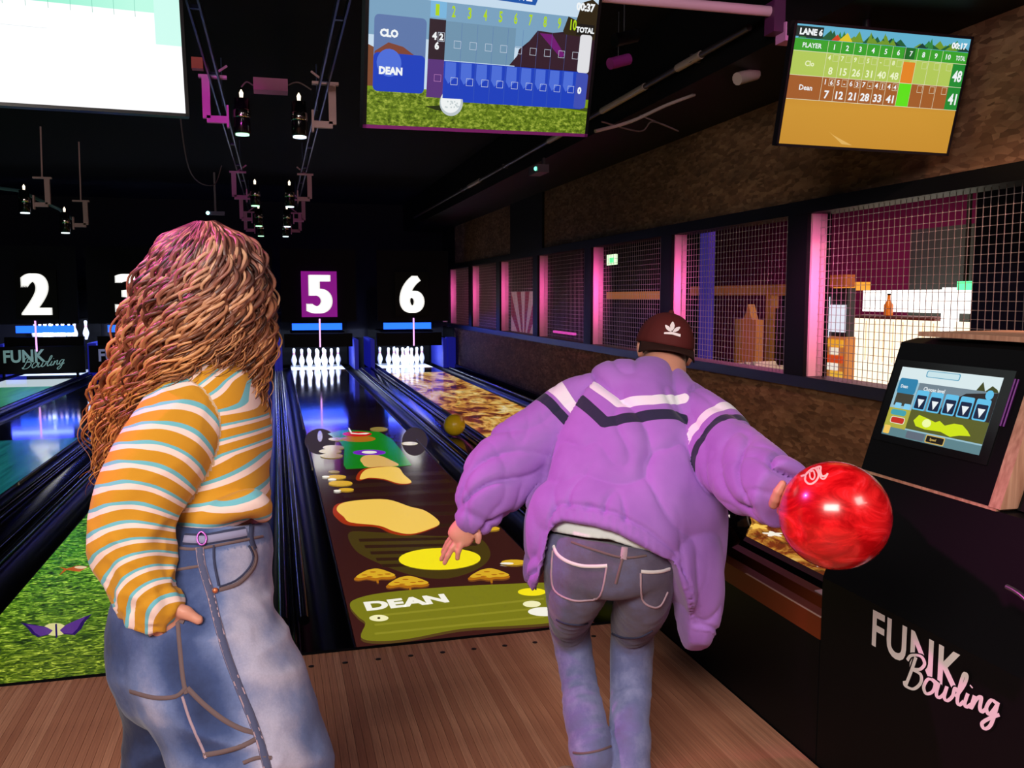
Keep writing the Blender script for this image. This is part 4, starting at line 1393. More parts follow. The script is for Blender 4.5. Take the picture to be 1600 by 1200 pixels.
MB().lathe([(0.05, 0.0), (0.052, 0.12), (0.02, 0.17), (0.018, 0.23)], mat('orange_glass', (0.5, 0.12, 0.02), 0.2, em=(0.55, 0.12, 0.0), es=0.5), 14).build('glass_body', t)
MB().lathe([(0.02, 0.23), (0.02, 0.25)], BLACKM, 12).build('cap', t)
p = gx(1336, 448, BX + 0.05)
tag(MB().box((BX - 0.1, p[1] - 0.22, zt + 0.002), (BX + 0.1, p[1] + 0.22, zt + 0.10), AMB).build('amber_sign'), 'amber box sign on top of the left end of the bar', 'sign')
# arcade machine left of the bar
a = gx(1284, 600, 5.4); b = gx(1326, 428, 5.4)
y1_, y0_ = a[1], b[1]
t = thing('arcade_machine', 'orange and white arcade machine just right of the pink jamb', 'arcade machine', (5.4, y0_, 0))
wv = y1_ - y0_
MB().box((0, 0, 0), (0.12, wv, 1.0), mat('arc_base', (0.5, 0.16, 0.03), 0.5, em=(0.8, 0.30, 0.06), es=0.35)).build('base_cabinet', t)
MB().box((0.0, 0, 1.0), (0.10, wv, 1.55), mat('arc_dark', (0.03, 0.02, 0.03), 0.5)).build('upper_cabinet', t)
MB().box((-0.02, 0.02, 1.05), (0.0, wv * 0.68, 1.36), G('arc_scr', (232, 236, 248), 1.0)).build('display', t)
MB().box((-0.02, wv * 0.75, 0.98), (0.0, wv * 0.98, 1.45), G('arc_scr2', (232, 236, 248), 0.9)).build('side_lamp', t)
MB().box((-0.03, 0.02, 1.56), (0.10, wv, 1.70), mat('arc_top', (0.30, 0.08, 0.02), 0.5, em=(0.30, 0.06, 0.01), es=0.6)).build('marquee', t)
for k, c_ in enumerate(((238, 180, 60), (250, 240, 225), (214, 70, 20), (246, 232, 210), (244, 170, 40))):
    MB().box((-0.03, 0.03 + 0.1 * (k % 2), 0.52 + k * 0.09), (-0.002, wv * (0.6 + 0.2 * ((k * 7) % 3) / 2), 0.60 + k * 0.09), G('arc_p%d' % k, c_, 0.9)).build('prize_panel', t)
# exit signs
GRN = mat('exit_green', (0.0, 0.2, 0.08), 0.4, em=(0.10, 0.95, 0.28), es=2.0)
GRW = mat('exit_pale', (0.2, 0.3, 0.2), 0.4, em=(0.72, 1.0, 0.62), es=1.5)
p = gx(1507, 444, BX - 0.1)
t = thing('exit_sign', 'small green lit exit sign above the right end of the bar', 'exit sign', tuple(p))
MB().box((0, -0.10, -0.06), (0.05, 0.10, 0.03), GRN).build('light_box', t)
MB().box((0.0, -0.02, 0.03), (0.03, 0.02, 3.44 - p[2]), BLACK).build('hanger', t)
p = gx(952, 406, 4.6)
t = thing('exit_sign', 'pale green lit exit sign behind the fourth wire window from the camera', 'exit sign', tuple(p))
MB().box((0, -0.24, -0.085), (0.05, 0.24, 0.085), GRW).build('light_box', t)
MB().box((-0.004, -0.20, -0.05), (0.0, -0.02, 0.03), GRN).build('arrow_panel', t)
MB().box((0.0, -0.02, 0.085), (0.03, 0.02, 3.44 - p[2]), BLACK).build('hanger', t)
# teal door panel, dark navy partition to the right of the bar
a = gx(1518, 430, 6.6); b = gx(1425, 350, 6.6)
MB().box((6.6, a[1], 0.0), (6.66, b[1], 2.25), mat('grey_teal_board', (0.030, 0.042, 0.042), 0.6)).build('partition_teal', kind='structure')
c = gx(1516, 500, 4.4)
MB().box((4.4, -3.6, 0.0), (4.46, c[1], 3.4), mat('navy_partition', (0.006, 0.004, 0.028), 0.7)).build('partition_navy', kind='structure')
# second window: timber cupboard, boxes, towels
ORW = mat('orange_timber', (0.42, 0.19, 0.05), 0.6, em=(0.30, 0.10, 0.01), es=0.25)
X2 = 4.3
a = gx(1147, 575, X2); b = gx(1181, 500, X2)
t = thing('timber_stand', 'orange timber stand with a pointed top in the second wire window', 'stand', (X2, b[1], 0))
wv = a[1] - b[1]
MB().box((0, 0, 0), (0.10, wv, b[2]), ORW).build('cabinet', t)
recalc(MB().prism([(wv * 0.22, b[2]), (wv * 0.42, b[2] + 0.17), (wv * 0.62, b[2])], 0, 0.01, 0.09, ORW).build('pointed_top', t))
X3 = 4.9
a = gx(1231, 455, X3); b = gx(1197, 455, X3)
t = thing('timber_rack', 'orange timber rack standing right of the pointed stand', 'rack', (X3, 0, 0))
z_ = a[2]
MB().box((0, b[1] - 0.12, 0), (0.1, b[1], z_), ORW).build('post', t)
MB().box((0, a[1] - 0.5, z_ - 0.05), (0.1, b[1], z_), ORW).build('beam', t)
MB().box((0, a[1] - 0.5, 0), (0.1, a[1] - 0.4, z_ - 0.05), ORW).build('post', t)
MB().box((0.06, a[1] - 0.4, 0.0), (0.09, b[1] - 0.12, z_ - 0.2), mat('dark_infill', (0.03, 0.015, 0.02), 0.6)).build('back_board', t)
tw = mat('white_towel', (0.80, 0.74, 0.68), 0.9)
X4 = 3.6
a = gx(1165, 572, X4); b = gx(1212, 575, X4)
MB().box((X4 - 0.16, b[1] - 0.3, 0), (X4 + 0.3, a[1] + 0.15, a[2] - 0.035), mat('side_counter', (0.12, 0.05, 0.03), 0.6)).build('counter_arcade', kind='structure')
for k in range(4):
    y_ = a[1] + (b[1] - a[1]) * (k + 0.4) / 4
    zz = 0.045 * (k % 2)
    m_ = MB()
    pts = smooth_poly([(-0.05, 0), (-0.055, 0.05), (-0.01, 0.075 + 0.015 * (k % 3)), (0.05, 0.055), (0.055, 0)], 5)
    m_.prism([(q[0], max(q[1], 0)) for q in pts], 0, -0.12, 0.12, tw, True)
    o = recalc(m_.build('folded_towel', loc=(X4, y_, a[2] - 0.035)))
    tag(o, 'white folded towel number %s from the left on the counter in the second wire window' % ['one', 'two', 'three', 'four'][k], 'towel', 'towels on the arcade counter')
for (x0, x1, y_, X, m_, lab) in ((1062, 1228, 455, 5.6, ORW, 'long orange timber beam across the second wire window'),
                                 (932, 1036, 462, 5.4, mat('amber_bar', (0.3, 0.12, 0.05), 0.5, em=(0.52, 0.17, 0.05), es=0.55), 'amber glowing bar across the third wire window')):
    a = gx(x0, y_, X); b = gx(x1, y_, X)
    tag(MB().box((X, b[1], a[2] - 0.07), (X + 0.08, a[1], a[2] + 0.07), m_).build('lit_beam'), lab, 'beam')
    for yy in (b[1] + 0.1, a[1] - 0.1):
        MB().box((X + 0.02, yy - 0.03, 0.0), (X + 0.06, yy + 0.03, a[2] - 0.071), BLACK).build('partition_post', kind='structure')
# sunburst board in the fifth window
a = gx(797, 517, 3.5); b = gx(838, 455, 3.5)
wv, zt2, zb2 = a[1] - b[1], b[2], a[2]
t = thing('sunburst_board', 'red and white striped sunburst board behind the fifth wire window', 'board', (3.5, b[1], 0))
MB().box((0.0, 0, 0.0), (0.04, wv, zt2), mat('sun_red', (0.35, 0.02, 0.05), 0.6, em=(0.20, 0.006, 0.03), es=0.5)).build('panel', t)
mb = MB()
SW = mat('sun_white', (0.7, 0.5, 0.5), 0.6, em=(0.40, 0.22, 0.24), es=0.55)
cy, cz = wv * 0.45, zb2 - 0.3
for k in range(5):
    a0 = math.radians(20 + k * 30); a1 = a0 + math.radians(15)
    pts = []
    for aa in (a0, a1):
        dy, dz_ = math.cos(aa), math.sin(aa)
        tmax = min((wv - cy) / dy if dy > 1e-6 else (-cy / dy if dy < -1e-6 else 99), (zt2 - cz) / dz_)
        pts.append((cy + dy * tmax, cz + dz_ * tmax))
    mb.flat([(-0.002, cy, cz), (-0.002, *pts[0]), (-0.002, *pts[1])], SW)
mb.build('rays', t)
# neon strips and a violet column
NEON = mat('pink_neon', (0.3, 0.02, 0.2), 0.4, em=(1.0, 0.08, 0.62), es=0.9)
p = gx(880, 520, 4.2)
tag(MB().box((4.2, p[1] - 0.6, p[2] - 0.02), (4.24, p[1] + 0.6, p[2] + 0.02), NEON).build('neon_strip'), 'short magenta neon strip low in the fourth far window', 'neon strip')
MB().box((4.16, p[1] - 0.7, 0.0), (4.30, p[1] + 0.7, p[2] - 0.021), BLACK).build('partition_low', kind='structure')
p = gx(1098, 440, 5.2)
tag(MB().box((5.2, p[1] - 0.16, 0.0), (5.3, p[1] + 0.10, 2.6), mat('violet_post', (0.03, 0.02, 0.2), 0.5, em=(0.035, 0.02, 0.20), es=0.7)).build('violet_column'), 'violet blue column behind the second wire window', 'column')

# ================================================================== PEOPLE: signed distance fields -> one skin each
import openvdb as vdb


class Vox:
    def __init__(self, lo, hi, h):
        self.h = h
        self.lo = np.asarray(lo, float)
        self.n = np.ceil((np.asarray(hi, float) - self.lo) / h).astype(int) + 1
        self.d = np.full(self.n, 0.2, np.float32)

    def sub(self, a, b):
        i0 = np.clip(np.floor((a - self.lo) / self.h).astype(int), 0, self.n - 1)
        i1 = np.clip(np.ceil((b - self.lo) / self.h).astype(int) + 1, 1, self.n)
        sl = tuple(slice(p, max(q, p + 1)) for p, q in zip(i0, i1))
        ax = [self.lo[k] + self.h * np.arange(sl[k].start, sl[k].stop) for k in range(3)]
        X = np.stack(np.meshgrid(*ax, indexing='ij'), -1).reshape(-1, 3)
        return sl, X

    def put(self, fn, a, b, k=0.0, op='u'):
        sl, X = self.sub(np.asarray(a) - k - 3 * self.h, np.asarray(b) + k + 3 * self.h)
        v = fn(X).astype(np.float32).reshape(self.d[sl].shape)
        c = self.d[sl]
        if op == 'u':
            if k > 0:
                hh = np.maximum(k - np.abs(c - v), 0) / k
                self.d[sl] = np.minimum(c, v) - hh * hh * k * 0.25
            else:
                self.d[sl] = np.minimum(c, v)
        elif op == 'i':
            self.d[sl] = np.maximum(c, v)
        elif op == 's':
            self.d[sl] = np.maximum(c, -v)

    def mesh(self):
        d = self.d.copy()
        for ax in range(3):
            for e in (0, -1):
                s_ = [slice(None)] * 3
                s_[ax] = e
                d[tuple(s_)] = 0.2
        g = vdb.FloatGrid(0.2)
        g.copyFromArray(d)
        p, q = g.convertToQuads(isovalue=0.0)
        v, q = self.lo + np.asarray(p, float) * self.h, np.asarray(q).astype(int)
        c = v[q]
        vol = np.einsum('ij,ij->i', c[:, 0] - v.mean(0), np.cross(c[:, 2] - c[:, 0], c[:, 3] - c[:, 1])).sum()
        return v, (q if vol > 0 else q[:, ::-1])


def ell_seg(X, A, B, fa, fb, cap=1.0):
    """tapered elliptical capsule; fa = (ahat, bhat, ra, rb)"""
    AB = B - A
    L2 = AB @ AB + 1e-12
    t = np.clip(((X - A) @ AB) / L2, 0, 1)[:, None]
    c = A + t * AB
    a = fa[0] + (fb[0] - fa[0]) * t
    b = fa[1] + (fb[1] - fa[1]) * t
    a /= np.linalg.norm(a, axis=1, keepdims=True)
    b /= np.linalg.norm(b, axis=1, keepdims=True)
    ra = fa[2] + (fb[2] - fa[2]) * t[:, 0]
    rb = fa[3] + (fb[3] - fa[3]) * t[:, 0]
    r = X - c
    x = (r * a).sum(1)
    y = (r * b).sum(1)
    z2 = np.maximum((r * r).sum(1) - x * x - y * y, 0)
    rc = np.minimum(ra, rb) * cap
    k0 = np.sqrt((x / ra) ** 2 + (y / rb) ** 2 + z2 / rc ** 2) + 1e-9
    k1 = np.sqrt((x / ra ** 2) ** 2 + (y / rb ** 2) ** 2 + z2 / rc ** 4) + 1e-9
    return k0 * (k0 - 1) / k1, t[:, 0]


class Chain:
    """rings: (centre, half-width, thickness ratio) with the wide axis across the line of sight"""
    def __init__(self, rings, sub=3, wide=None, cap=1.0):
        self.cap = cap
        C = [np.asarray(r[0], float) for r in rings]
        R = [np.array([r[1], r[1] * r[2]]) for r in rings]
        P = catmull([np.concatenate([c, r]) for c, r in zip(C, R)], sub)
        self.c = [p[:3] for p in P]
        self.r = [np.maximum(p[3:], 0.004) for p in P]
        self.fr = []
        prev = None
        n = len(P)
        for i in range(n):
            T = self.c[min(i + 1, n - 1)] - self.c[max(i - 1, 0)]
            T = T / np.linalg.norm(T)
            V = wide if wide is not None else self.c[i] - CAM
            a = np.cross(T, V)
            if np.linalg.norm(a) < 0.15 * np.linalg.norm(V) and prev is not None:
                a = prev - T * (prev @ T)
            a = a / np.linalg.norm(a)
            if prev is not None and a @ prev < 0:
                a = -a
            prev = a
            b = np.cross(T, a)
            self.fr.append((a, b / np.linalg.norm(b), self.r[i][0], self.r[i][1]))
        self.s = np.concatenate([[0], np.cumsum([np.linalg.norm(self.c[i + 1] - self.c[i]) for i in range(n - 1)])])

    def into(self, vox, k=0.01, first_k=None):
        for i in range(len(self.c) - 1):
            m = max(self.r[i].max(), self.r[i + 1].max()) * 1.15
            lo = np.minimum(self.c[i], self.c[i + 1]) - m
            hi = np.maximum(self.c[i], self.c[i + 1]) + m
            kk = first_k if (first_k is not None and i == 0) else k
            vox.put(lambda X, i=i: ell_seg(X, self.c[i], self.c[i + 1], self.fr[i], self.fr[i + 1], self.cap)[0], lo, hi, kk)

    def measure(self, X):
        """distance, smooth running length and the two cross coordinates for points"""
        n = len(self.c) - 1
        D, Sg, CA, CB = [], [], [], []
        for i in range(n):
            d, t = ell_seg(X, self.c[i], self.c[i + 1], self.fr[i], self.fr[i + 1])
            AB = self.c[i + 1] - self.c[i]
            L = np.linalg.norm(AB)
            r = X - self.c[i]
            tt = np.clip((r @ AB) / L, -9 if i == 0 else -0.3 * L, 9 if i == n - 1 else 1.3 * L)
            D.append(d)
            Sg.append(self.s[i] + tt)
            CA.append((r * self.fr[i][0]).sum(1) / self.fr[i][2])
            CB.append((r * self.fr[i][1]).sum(1) / self.fr[i][3])
        D = np.array(D)
        best = D.min(0)
        W = np.exp(-(D - best) / 0.008)
        W /= W.sum(0)
        return best, (W * Sg).sum(0), (W * CA).sum(0), (W * CB).sum(0)


def px(*rings):
    """(x, y, depth, half width in picture points, thickness)"""
    return [(at(x, y, d), r * d / F_PX, th) for x, y, d, r, th in rings]


def ball_prim(vox, c, axes, radii, k=0.0, op='u'):
    c = np.asarray(c, float)
    A = np.array(axes)
    r = np.array(radii)

    def fn(X):
        q = (X - c) @ A.T
        k0 = np.linalg.norm(q / r, axis=1) + 1e-9
        k1 = np.linalg.norm(q / r ** 2, axis=1) + 1e-9
        return k0 * (k0 - 1) / k1
    m = r.max() * 1.1
    vox.put(fn, c - m, c + m, k, op)


def frame(fwd, up):
    f = np.asarray(fwd, float); f = f / np.linalg.norm(f)
    u = np.asarray(up, float); u = u - f * (u @ f); u = u / np.linalg.norm(u)
    return np.array([np.cross(f, u), f, u])      # right, forward, up


def add_head(vox, c, A, s=1.0):
    """skull, jaw, nose, lips, brow, ears in the head's own axes (right, forward, up)"""
    c = np.asarray(c, float)
    P = lambda x, y, z: c + (A[0] * x + A[1] * y + A[2] * z) * s
    R = lambda *r: tuple(v * s for v in r)
    ball_prim(vox, P(0, -0.008, 0.022), A, R(0.074, 0.094, 0.088), 0.0)
    ball_prim(vox, P(0, 0.020, -0.035), A, R(0.062, 0.068, 0.070), 0.03 * s)
    ball_prim(vox, P(0, 0.058, -0.088), A, R(0.030, 0.028, 0.024), 0.03 * s)
    for sx in (-1, 1):
        ball_prim(vox, P(sx * 0.043, -0.002, -0.065), A, R(0.016, 0.040, 0.028), 0.03 * s)
        ball_prim(vox, P(sx * 0.036, 0.066, -0.022), A, R(0.022, 0.018, 0.018), 0.02 * s)
        ball_prim(vox, P(sx * 0.032, 0.090, 0.010), A, R(0.017, 0.014, 0.012), 0.008 * s, 's')
        ball_prim(vox, P(sx * 0.031, 0.078, 0.007), A, R(0.0125, 0.0125, 0.0115), 0.0)
        ball_prim(vox, P(sx * 0.032, 0.082, 0.026), A, R(0.024, 0.010, 0.008), 0.012 * s)
        ball_prim(vox, P(sx * 0.078, -0.006, -0.002), A, R(0.009, 0.019, 0.031), 0.008 * s)
        ball_prim(vox, P(sx * 0.086, -0.013, 0.006), A, R(0.006, 0.014, 0.024), 0.006 * s)
        ball_prim(vox, P(sx * 0.0105, 0.097, -0.034), A, R(0.010, 0.011, 0.009), 0.006 * s)
    ball_prim(vox, P(0, 0.092, -0.006), A, R(0.009, 0.014, 0.026), 0.014 * s)
    ball_prim(vox, P(0, 0.106, -0.031), A, R(0.011, 0.013, 0.012), 0.010 * s)
    ball_prim(vox, P(0, 0.086, -0.058), A, R(0.023, 0.010, 0.006), 0.006 * s)
    ball_prim(vox, P(0, 0.083, -0.069), A, R(0.020, 0.010, 0.007), 0.006 * s)


def add_eyes(c, A, origin, parent, s=1.0):
    EW = mat('eye_white', (0.75, 0.72, 0.70), 0.25)
    EI = mat('brown_iris', (0.045, 0.018, 0.008), 0.2)
    BR_ = mat('eyebrow_hair', (0.020, 0.010, 0.007), 0.8)
    P = lambda x, y, z: np.asarray(c) + (A[0] * x + A[1] * y + A[2] * z) * s - origin
    for sx in (-1, 1):
        mb = MB()
        mb.sphere(P(sx * 0.031, 0.0795, 0.006), 0.0118 * s, EW, 16, 10)
        mb.sphere(P(sx * 0.031, 0.0860, 0.006), 0.0060 * s, EI, 12, 8)
        mb.build('eye', parent)
        mb = MB()
        mb.tube([P(sx * 0.016, 0.0935, 0.026), P(sx * 0.032, 0.0945, 0.031), P(sx * 0.048, 0.0850, 0.026)], 0.0035 * s, BR_, 6)
        mb.build('eyebrow', parent)


def finger(vox, pts, r0, r1, k=0.004):
    pts = [np.asarray(p, float) for p in pts]
    n = len(pts)
    for i in range(n - 1):
        ra = r0 + (r1 - r0) * i / (n - 1)
        rb = r0 + (r1 - r0) * (i + 1) / (n - 1)
        A, B = pts[i], pts[i + 1]
        def fn(X, A=A, B=B, ra=ra, rb=rb):
            AB = B - A
            t = np.clip(((X - A) @ AB) / (AB @ AB), 0, 1)[:, None]
            return np.linalg.norm(X - A - t * AB, axis=1) - (ra + (rb - ra) * t[:, 0])
        vox.put(fn, np.minimum(A, B) - r0, np.maximum(A, B) + r0, k)


_lat = nrng.rand(32, 32, 32)


def vnoise(P):
    """smooth value noise in 0..1"""
    P = np.asarray(P, float)
    i = np.floor(P).astype(int)
    f = P - i
    f = f * f * (3 - 2 * f)
    out = 0
    for dx in (0, 1):
        for dy in (0, 1):
            for dz in (0, 1):
                wgt = (f[:, 0] if dx else 1 - f[:, 0]) * (f[:, 1] if dy else 1 - f[:, 1]) * (f[:, 2] if dz else 1 - f[:, 2])
                out = out + wgt * _lat[(i[:, 0] + dx) % 32, (i[:, 1] + dy) % 32, (i[:, 2] + dz) % 32]
    return out


def ridge(P):
    return 1 - np.abs(2 * vnoise(P) - 1)


def crease(P):
    """broad pillows parted by narrow valleys, about -0.7..0.3"""
    r = ridge(P)
    return 0.3 - r ** 7


def vnormals(v, q):
    n = np.zeros_like(v)
    a, b, c, d = (v[q[:, i]] for i in range(4))
    fn = np.cross(c - a, d - b)
    for i in range(4):
        np.add.at(n, q[:, i], fn)
    return n / (np.linalg.norm(n, axis=1, keepdims=True) + 1e-12)


def relax(v, q, it=2, lam=0.5):
    e = np.concatenate([q[:, [0, 1]], q[:, [1, 2]], q[:, [2, 3]], q[:, [3, 0]]])
    for _ in range(it):
        s = np.zeros_like(v)
        c = np.zeros(len(v))
        np.add.at(s, e[:, 0], v[e[:, 1]])
        np.add.at(c, e[:, 0], 1)
        v = v + lam * (s / np.maximum(c, 1)[:, None] - v)
    return v


def skin(name, v, q, material, parent=None, attrs=None, label=None, loc=None):
    me = bpy.data.meshes.new(name)
    me.vertices.add(len(v))
    me.vertices.foreach_set('co', np.ascontiguousarray(v, np.float32).ravel())
    me.loops.add(len(q) * 4)
    me.loops.foreach_set('vertex_index', np.ascontiguousarray(q, np.int32).ravel())
    me.polygons.add(len(q))
    me.polygons.foreach_set('loop_start', np.arange(0, len(q) * 4, 4, dtype=np.int32))
    me.update(calc_edges=True)
    me.validate()
    me.polygons.foreach_set('use_smooth', np.ones(len(me.polygons), bool))
    me.materials.append(material)
    for k, val in (attrs or {}).items():
        at_ = me.attributes.new(k, 'FLOAT', 'POINT')
        at_.data.foreach_set('value', np.ascontiguousarray(val, np.float32))
    me.update()
    return link(name, me, parent, loc, None, label)


from mathutils.bvhtree import BVHTree


class Surf:
    """finds where a seam or a pocket edge runs on a garment"""
    def __init__(self, v, q):
        self.t = BVHTree.FromPolygons([Vector(p) for p in v], [tuple(int(i) for i in f) for f in q])
    def hit(self, x, y, lift=0.0):
        d = FW * F_PX + RT * (x - 800) + UP * (600 - y)
        d = Vector(d / np.linalg.norm(d))
        p, n, i, s_ = self.t.ray_cast(Vector(CAM), d)
        if p is None:
            p, n, i, s_ = self.t.find_nearest(Vector(at(x, y, 2.2)))
        if n.dot(d) > 0:
            n = -n
        return np.array(p) + np.array(n) * lift, np.array(n)
    def line(self, pts, step=4):
        P = catmull([np.array(p, float) for p in pts], step)
        return [self.hit(p[0], p[1], 0.001) for p in P]


def seam(name, sf, pts, width, material, parent, lift=0.0015, step=4):
    """flat raised strip lying on the garment along a line"""
    L = sf.line(pts, step)
    P = [p + n * lift for p, n in L]
    mb = MB()
    V, n = [], len(P)
    for s_ in (1, -1):
        for i in range(n):
            T = P[min(i + 1, n - 1)] - P[max(i - 1, 0)]
            T = T / (np.linalg.norm(T) + 1e-9)
            sd = np.cross(T, L[i][1])
            V.append(P[i] + sd / (np.linalg.norm(sd) + 1e-9) * width / 2 * s_)
    for i in range(n):
        V.append(L[i][0] - L[i][1] * 0.002 + (V[i] - P[i]) * 1.3)
    for i in range(n):
        V.append(L[i][0] - L[i][1] * 0.002 + (V[n + i] - P[i]) * 1.3)
    fs = []
    for i in range(n - 1):
        fs += [(i, i + 1, n + i + 1, n + i), (2 * n + i, 2 * n + i + 1, i + 1, i), (n + i, n + i + 1, 3 * n + i + 1, 3 * n + i)]
    mb.add(V, fs, material, True)
    return mb.build(name, parent)


# ------------------------------------------------------------------ cloth and skin materials
def fabric(name, scale=900, bump=0.12):
    m = mat(name, (0.5, 0.5, 0.5), 0.85, spec=0.2, sheen=0.15)
    n = NT(m)
    return m, n


SKIN = mat('skin', (0.62, 0.28, 0.20), 0.5, spec=0.4)
NT(SKIN).b.inputs['Subsurface Weight'].default_value = 0.12
NT(SKIN).b.inputs['Subsurface Radius'].default_value = (0.02, 0.008, 0.004)
NT(SKIN).b.inputs['Subsurface Scale'].default_value = 0.4

JACK, _n = fabric('lilac_jacket_cloth')
_wn = _n.attr('white'); _nv = _n.attr('navy'); _gr = _n.attr('groove')
_wv = _n.noise(_n.coords('Object', (1, 1, 1)), 7, 3)
_c = _n.ramp(_wv, [(0.3, (0.285, 0.125, 0.475)), (0.7, (0.345, 0.16, 0.55))])
_w01 = _n.ramp(_wn, [(0.48, (0, 0, 0)), (0.52, (1, 1, 1))])
_n01 = _n.ramp(_nv, [(0.48, (0, 0, 0)), (0.52, (1, 1, 1))])
_c = _n.mix(_w01, _c, (0.72, 0.74, 0.80))
_c = _n.mix(_n01, _c, (0.018, 0.020, 0.052))
_n.base(_c)
_n.bump(_n.noise(_n.coords('Object', (1, 1, 1)), 55, 4, 0.6), 0.25, 0.004)

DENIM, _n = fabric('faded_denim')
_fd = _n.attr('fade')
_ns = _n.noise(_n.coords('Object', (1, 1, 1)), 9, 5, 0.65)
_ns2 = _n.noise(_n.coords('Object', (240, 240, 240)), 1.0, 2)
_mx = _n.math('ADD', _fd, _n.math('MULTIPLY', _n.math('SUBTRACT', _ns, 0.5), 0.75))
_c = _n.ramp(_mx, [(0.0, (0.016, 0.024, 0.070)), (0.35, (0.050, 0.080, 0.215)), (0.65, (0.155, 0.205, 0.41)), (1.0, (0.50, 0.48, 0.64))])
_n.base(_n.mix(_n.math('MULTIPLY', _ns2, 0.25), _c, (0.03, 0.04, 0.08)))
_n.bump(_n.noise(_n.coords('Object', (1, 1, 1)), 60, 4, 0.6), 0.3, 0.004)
DENIM2, _n = fabric('grey_worn_denim')
_fd = _n.attr('fade')
_ns = _n.noise(_n.coords('Object', (1, 1, 1)), 11, 5, 0.65)
_mx = _n.math('ADD', _fd, _n.math('MULTIPLY', _n.math('SUBTRACT', _ns, 0.5), 0.7))
_n.base(_n.ramp(_mx, [(0.0, (0.036, 0.030, 0.085)), (0.4, (0.110, 0.095, 0.150)), (0.7, (0.145, 0.165, 0.34)), (1.0, (0.34, 0.36, 0.60))]))
_n.bump(_n.noise(_n.coords('Object', (1, 1, 1)), 60, 4, 0.6), 0.3, 0.004)
TEE = mat('white_tee', (0.68, 0.74, 0.72), 0.85)
FRAY = mat('frayed_white_edge', (0.72, 0.68, 0.68), 0.9)
STITCH = mat('brown_stitching', (0.145, 0.095, 0.10), 0.9)
STITCHP = mat('pink_stitching', (0.40, 0.28, 0.34), 0.9)
DSEAM = mat('dark_denim_seam', (0.030, 0.036, 0.085), 0.9)

STRIPE, _n = fabric('striped_jersey')
_st = _n.attr('stripe')
_fr = _n.math('FRACT', _n.math('MULTIPLY', _st, 1 / 0.0370))
_c = _n.ramp(_fr, [(0.0, (0.58, 0.27, 0.018)), (0.50, (0.58, 0.27, 0.018)), (0.515, (0.16, 0.47, 0.56)), (0.675, (0.16, 0.47, 0.56)), (0.69, (0.86, 0.66, 0.62)), (0.93, (0.86, 0.66, 0.62)), (0.945, (0.58, 0.27, 0.018))])
_n.base(_c)
_n.bump(_n.noise(_n.coords('Object', (1, 1, 1)), 45, 4, 0.6), 0.25, 0.004)

CAPM = mat('maroon_cap_cloth', (0.085, 0.012, 0.012), 0.75, spec=0.2)
CAPD = mat('dark_cap_cloth', (0.030, 0.010, 0.008), 0.8, spec=0.15)
DHAIR = mat('dark_brown_hair', (0.010, 0.006, 0.005), 0.6)

# ================================================================== THE BOWLER (lilac jacket)
man = thing('person', 'person in lilac chevron jacket and maroon cap crouching with a red ball', 'person', (0.03, -1.25, 0.0))
MO = np.array([0.03, -1.25, 0.0])
HC = at(1038, 551, 2.735)
rr = RT * math.cos(math.radians(11)) - UP * math.sin(math.radians(11))
hf = FW * 0.93 - UP * 0.36 + RT * 0.05
hf = hf - rr * (hf @ rr)
hf /= np.linalg.norm(hf)
hu = np.cross(rr, hf)
HA = np.array([rr, hf, hu])

torso = Chain(px((1018, 616, 2.55, 84, .50), (1013, 632, 2.53, 107, .50), (1003, 690, 2.48, 117, .62), (990, 750, 2.43, 128, .64),
                 (980, 805, 2.39, 137, .66), (972, 850, 2.37, 137, .68), (966, 905, 2.36, 134, .70)), cap=0.75)
flapR = Chain(px((1082, 770, 2.40, 36, 1.5), (1086, 850, 2.39, 31, 1.7), (1092, 920, 2.39, 25, 1.8), (1092, 968, 2.39, 17, 1.9), (1086, 1000, 2.39, 6, 2.0)))
flapL = Chain(px((860, 790, 2.42, 26, 1.8), (850, 845, 2.42, 19, 2.0), (842, 885, 2.42, 11, 2.2), (839, 913, 2.42, 4, 2.5)))
slvL = Chain(px((925, 622, 2.55, 34, .9), (895, 638, 2.56, 40, .9), (848, 678, 2.54, 44, .9), (806, 714, 2.50, 51, .85), (772, 752, 2.46, 49, .85), (751, 781, 2.43, 40, .85), (743, 800, 2.42, 27, .85), (738, 812, 2.415, 22, .85)))
slvR = Chain(px((1090, 640, 2.47, 36, .9), (1114, 674, 2.40, 46, .9), (1142, 714, 2.29, 53, .88), (1172, 745, 2.17, 55, .85), (1201, 765, 2.08, 50, .88), (1224, 773, 2.02, 44, .9), (1250, 783, 1.975, 35, .9)))

# body: head, neck, trunk, arms, hands, legs in one skin
bx = Vox(at(650, 1290, 2.2) - np.array([.1, .5, .1]), at(1290, 480, 2.6) + np.array([.25, .45, .1]), 0.0046)
add_head(bx, HC, HA, 0.98)
neck = Chain([(HC - hu * 0.02 - hf * 0.018, 0.055, 1.0), (at(1036, 580, 2.62), 0.062, 1.0), (at(1022, 622, 2.55), 0.085, .9)])
neck.into(bx, 0.02)
Chain([(c, r * .74, t) for c, r, t in px((1022, 612, 2.54, 98, .56), (1003, 690, 2.49, 112, .62), (985, 780, 2.42, 112, .7), (962, 840, 2.38, 104, .72), (957, 862, 2.38, 94, .72))], cap=0.35).into(bx, 0.02)
armL = [at(915, 622, 2.56), at(812, 712, 2.50), at(742, 806, 2.42), at(729, 824, 2.41)]
Chain([(armL[0], .052, 1), (armL[1], .042, 1), (armL[2], .029, .8), (armL[3], .026, .7)]).into(bx, 0.02)
armR = [at(1100, 640, 2.46), at(1172, 735, 2.20), at(1240, 780, 2.01), at(1250, 784, 1.985)]
Chain([(armR[0], .052, 1), (armR[1], .042, 1), (armR[2], .030, .8), (armR[3], .028, .8)]).into(bx, 0.02)
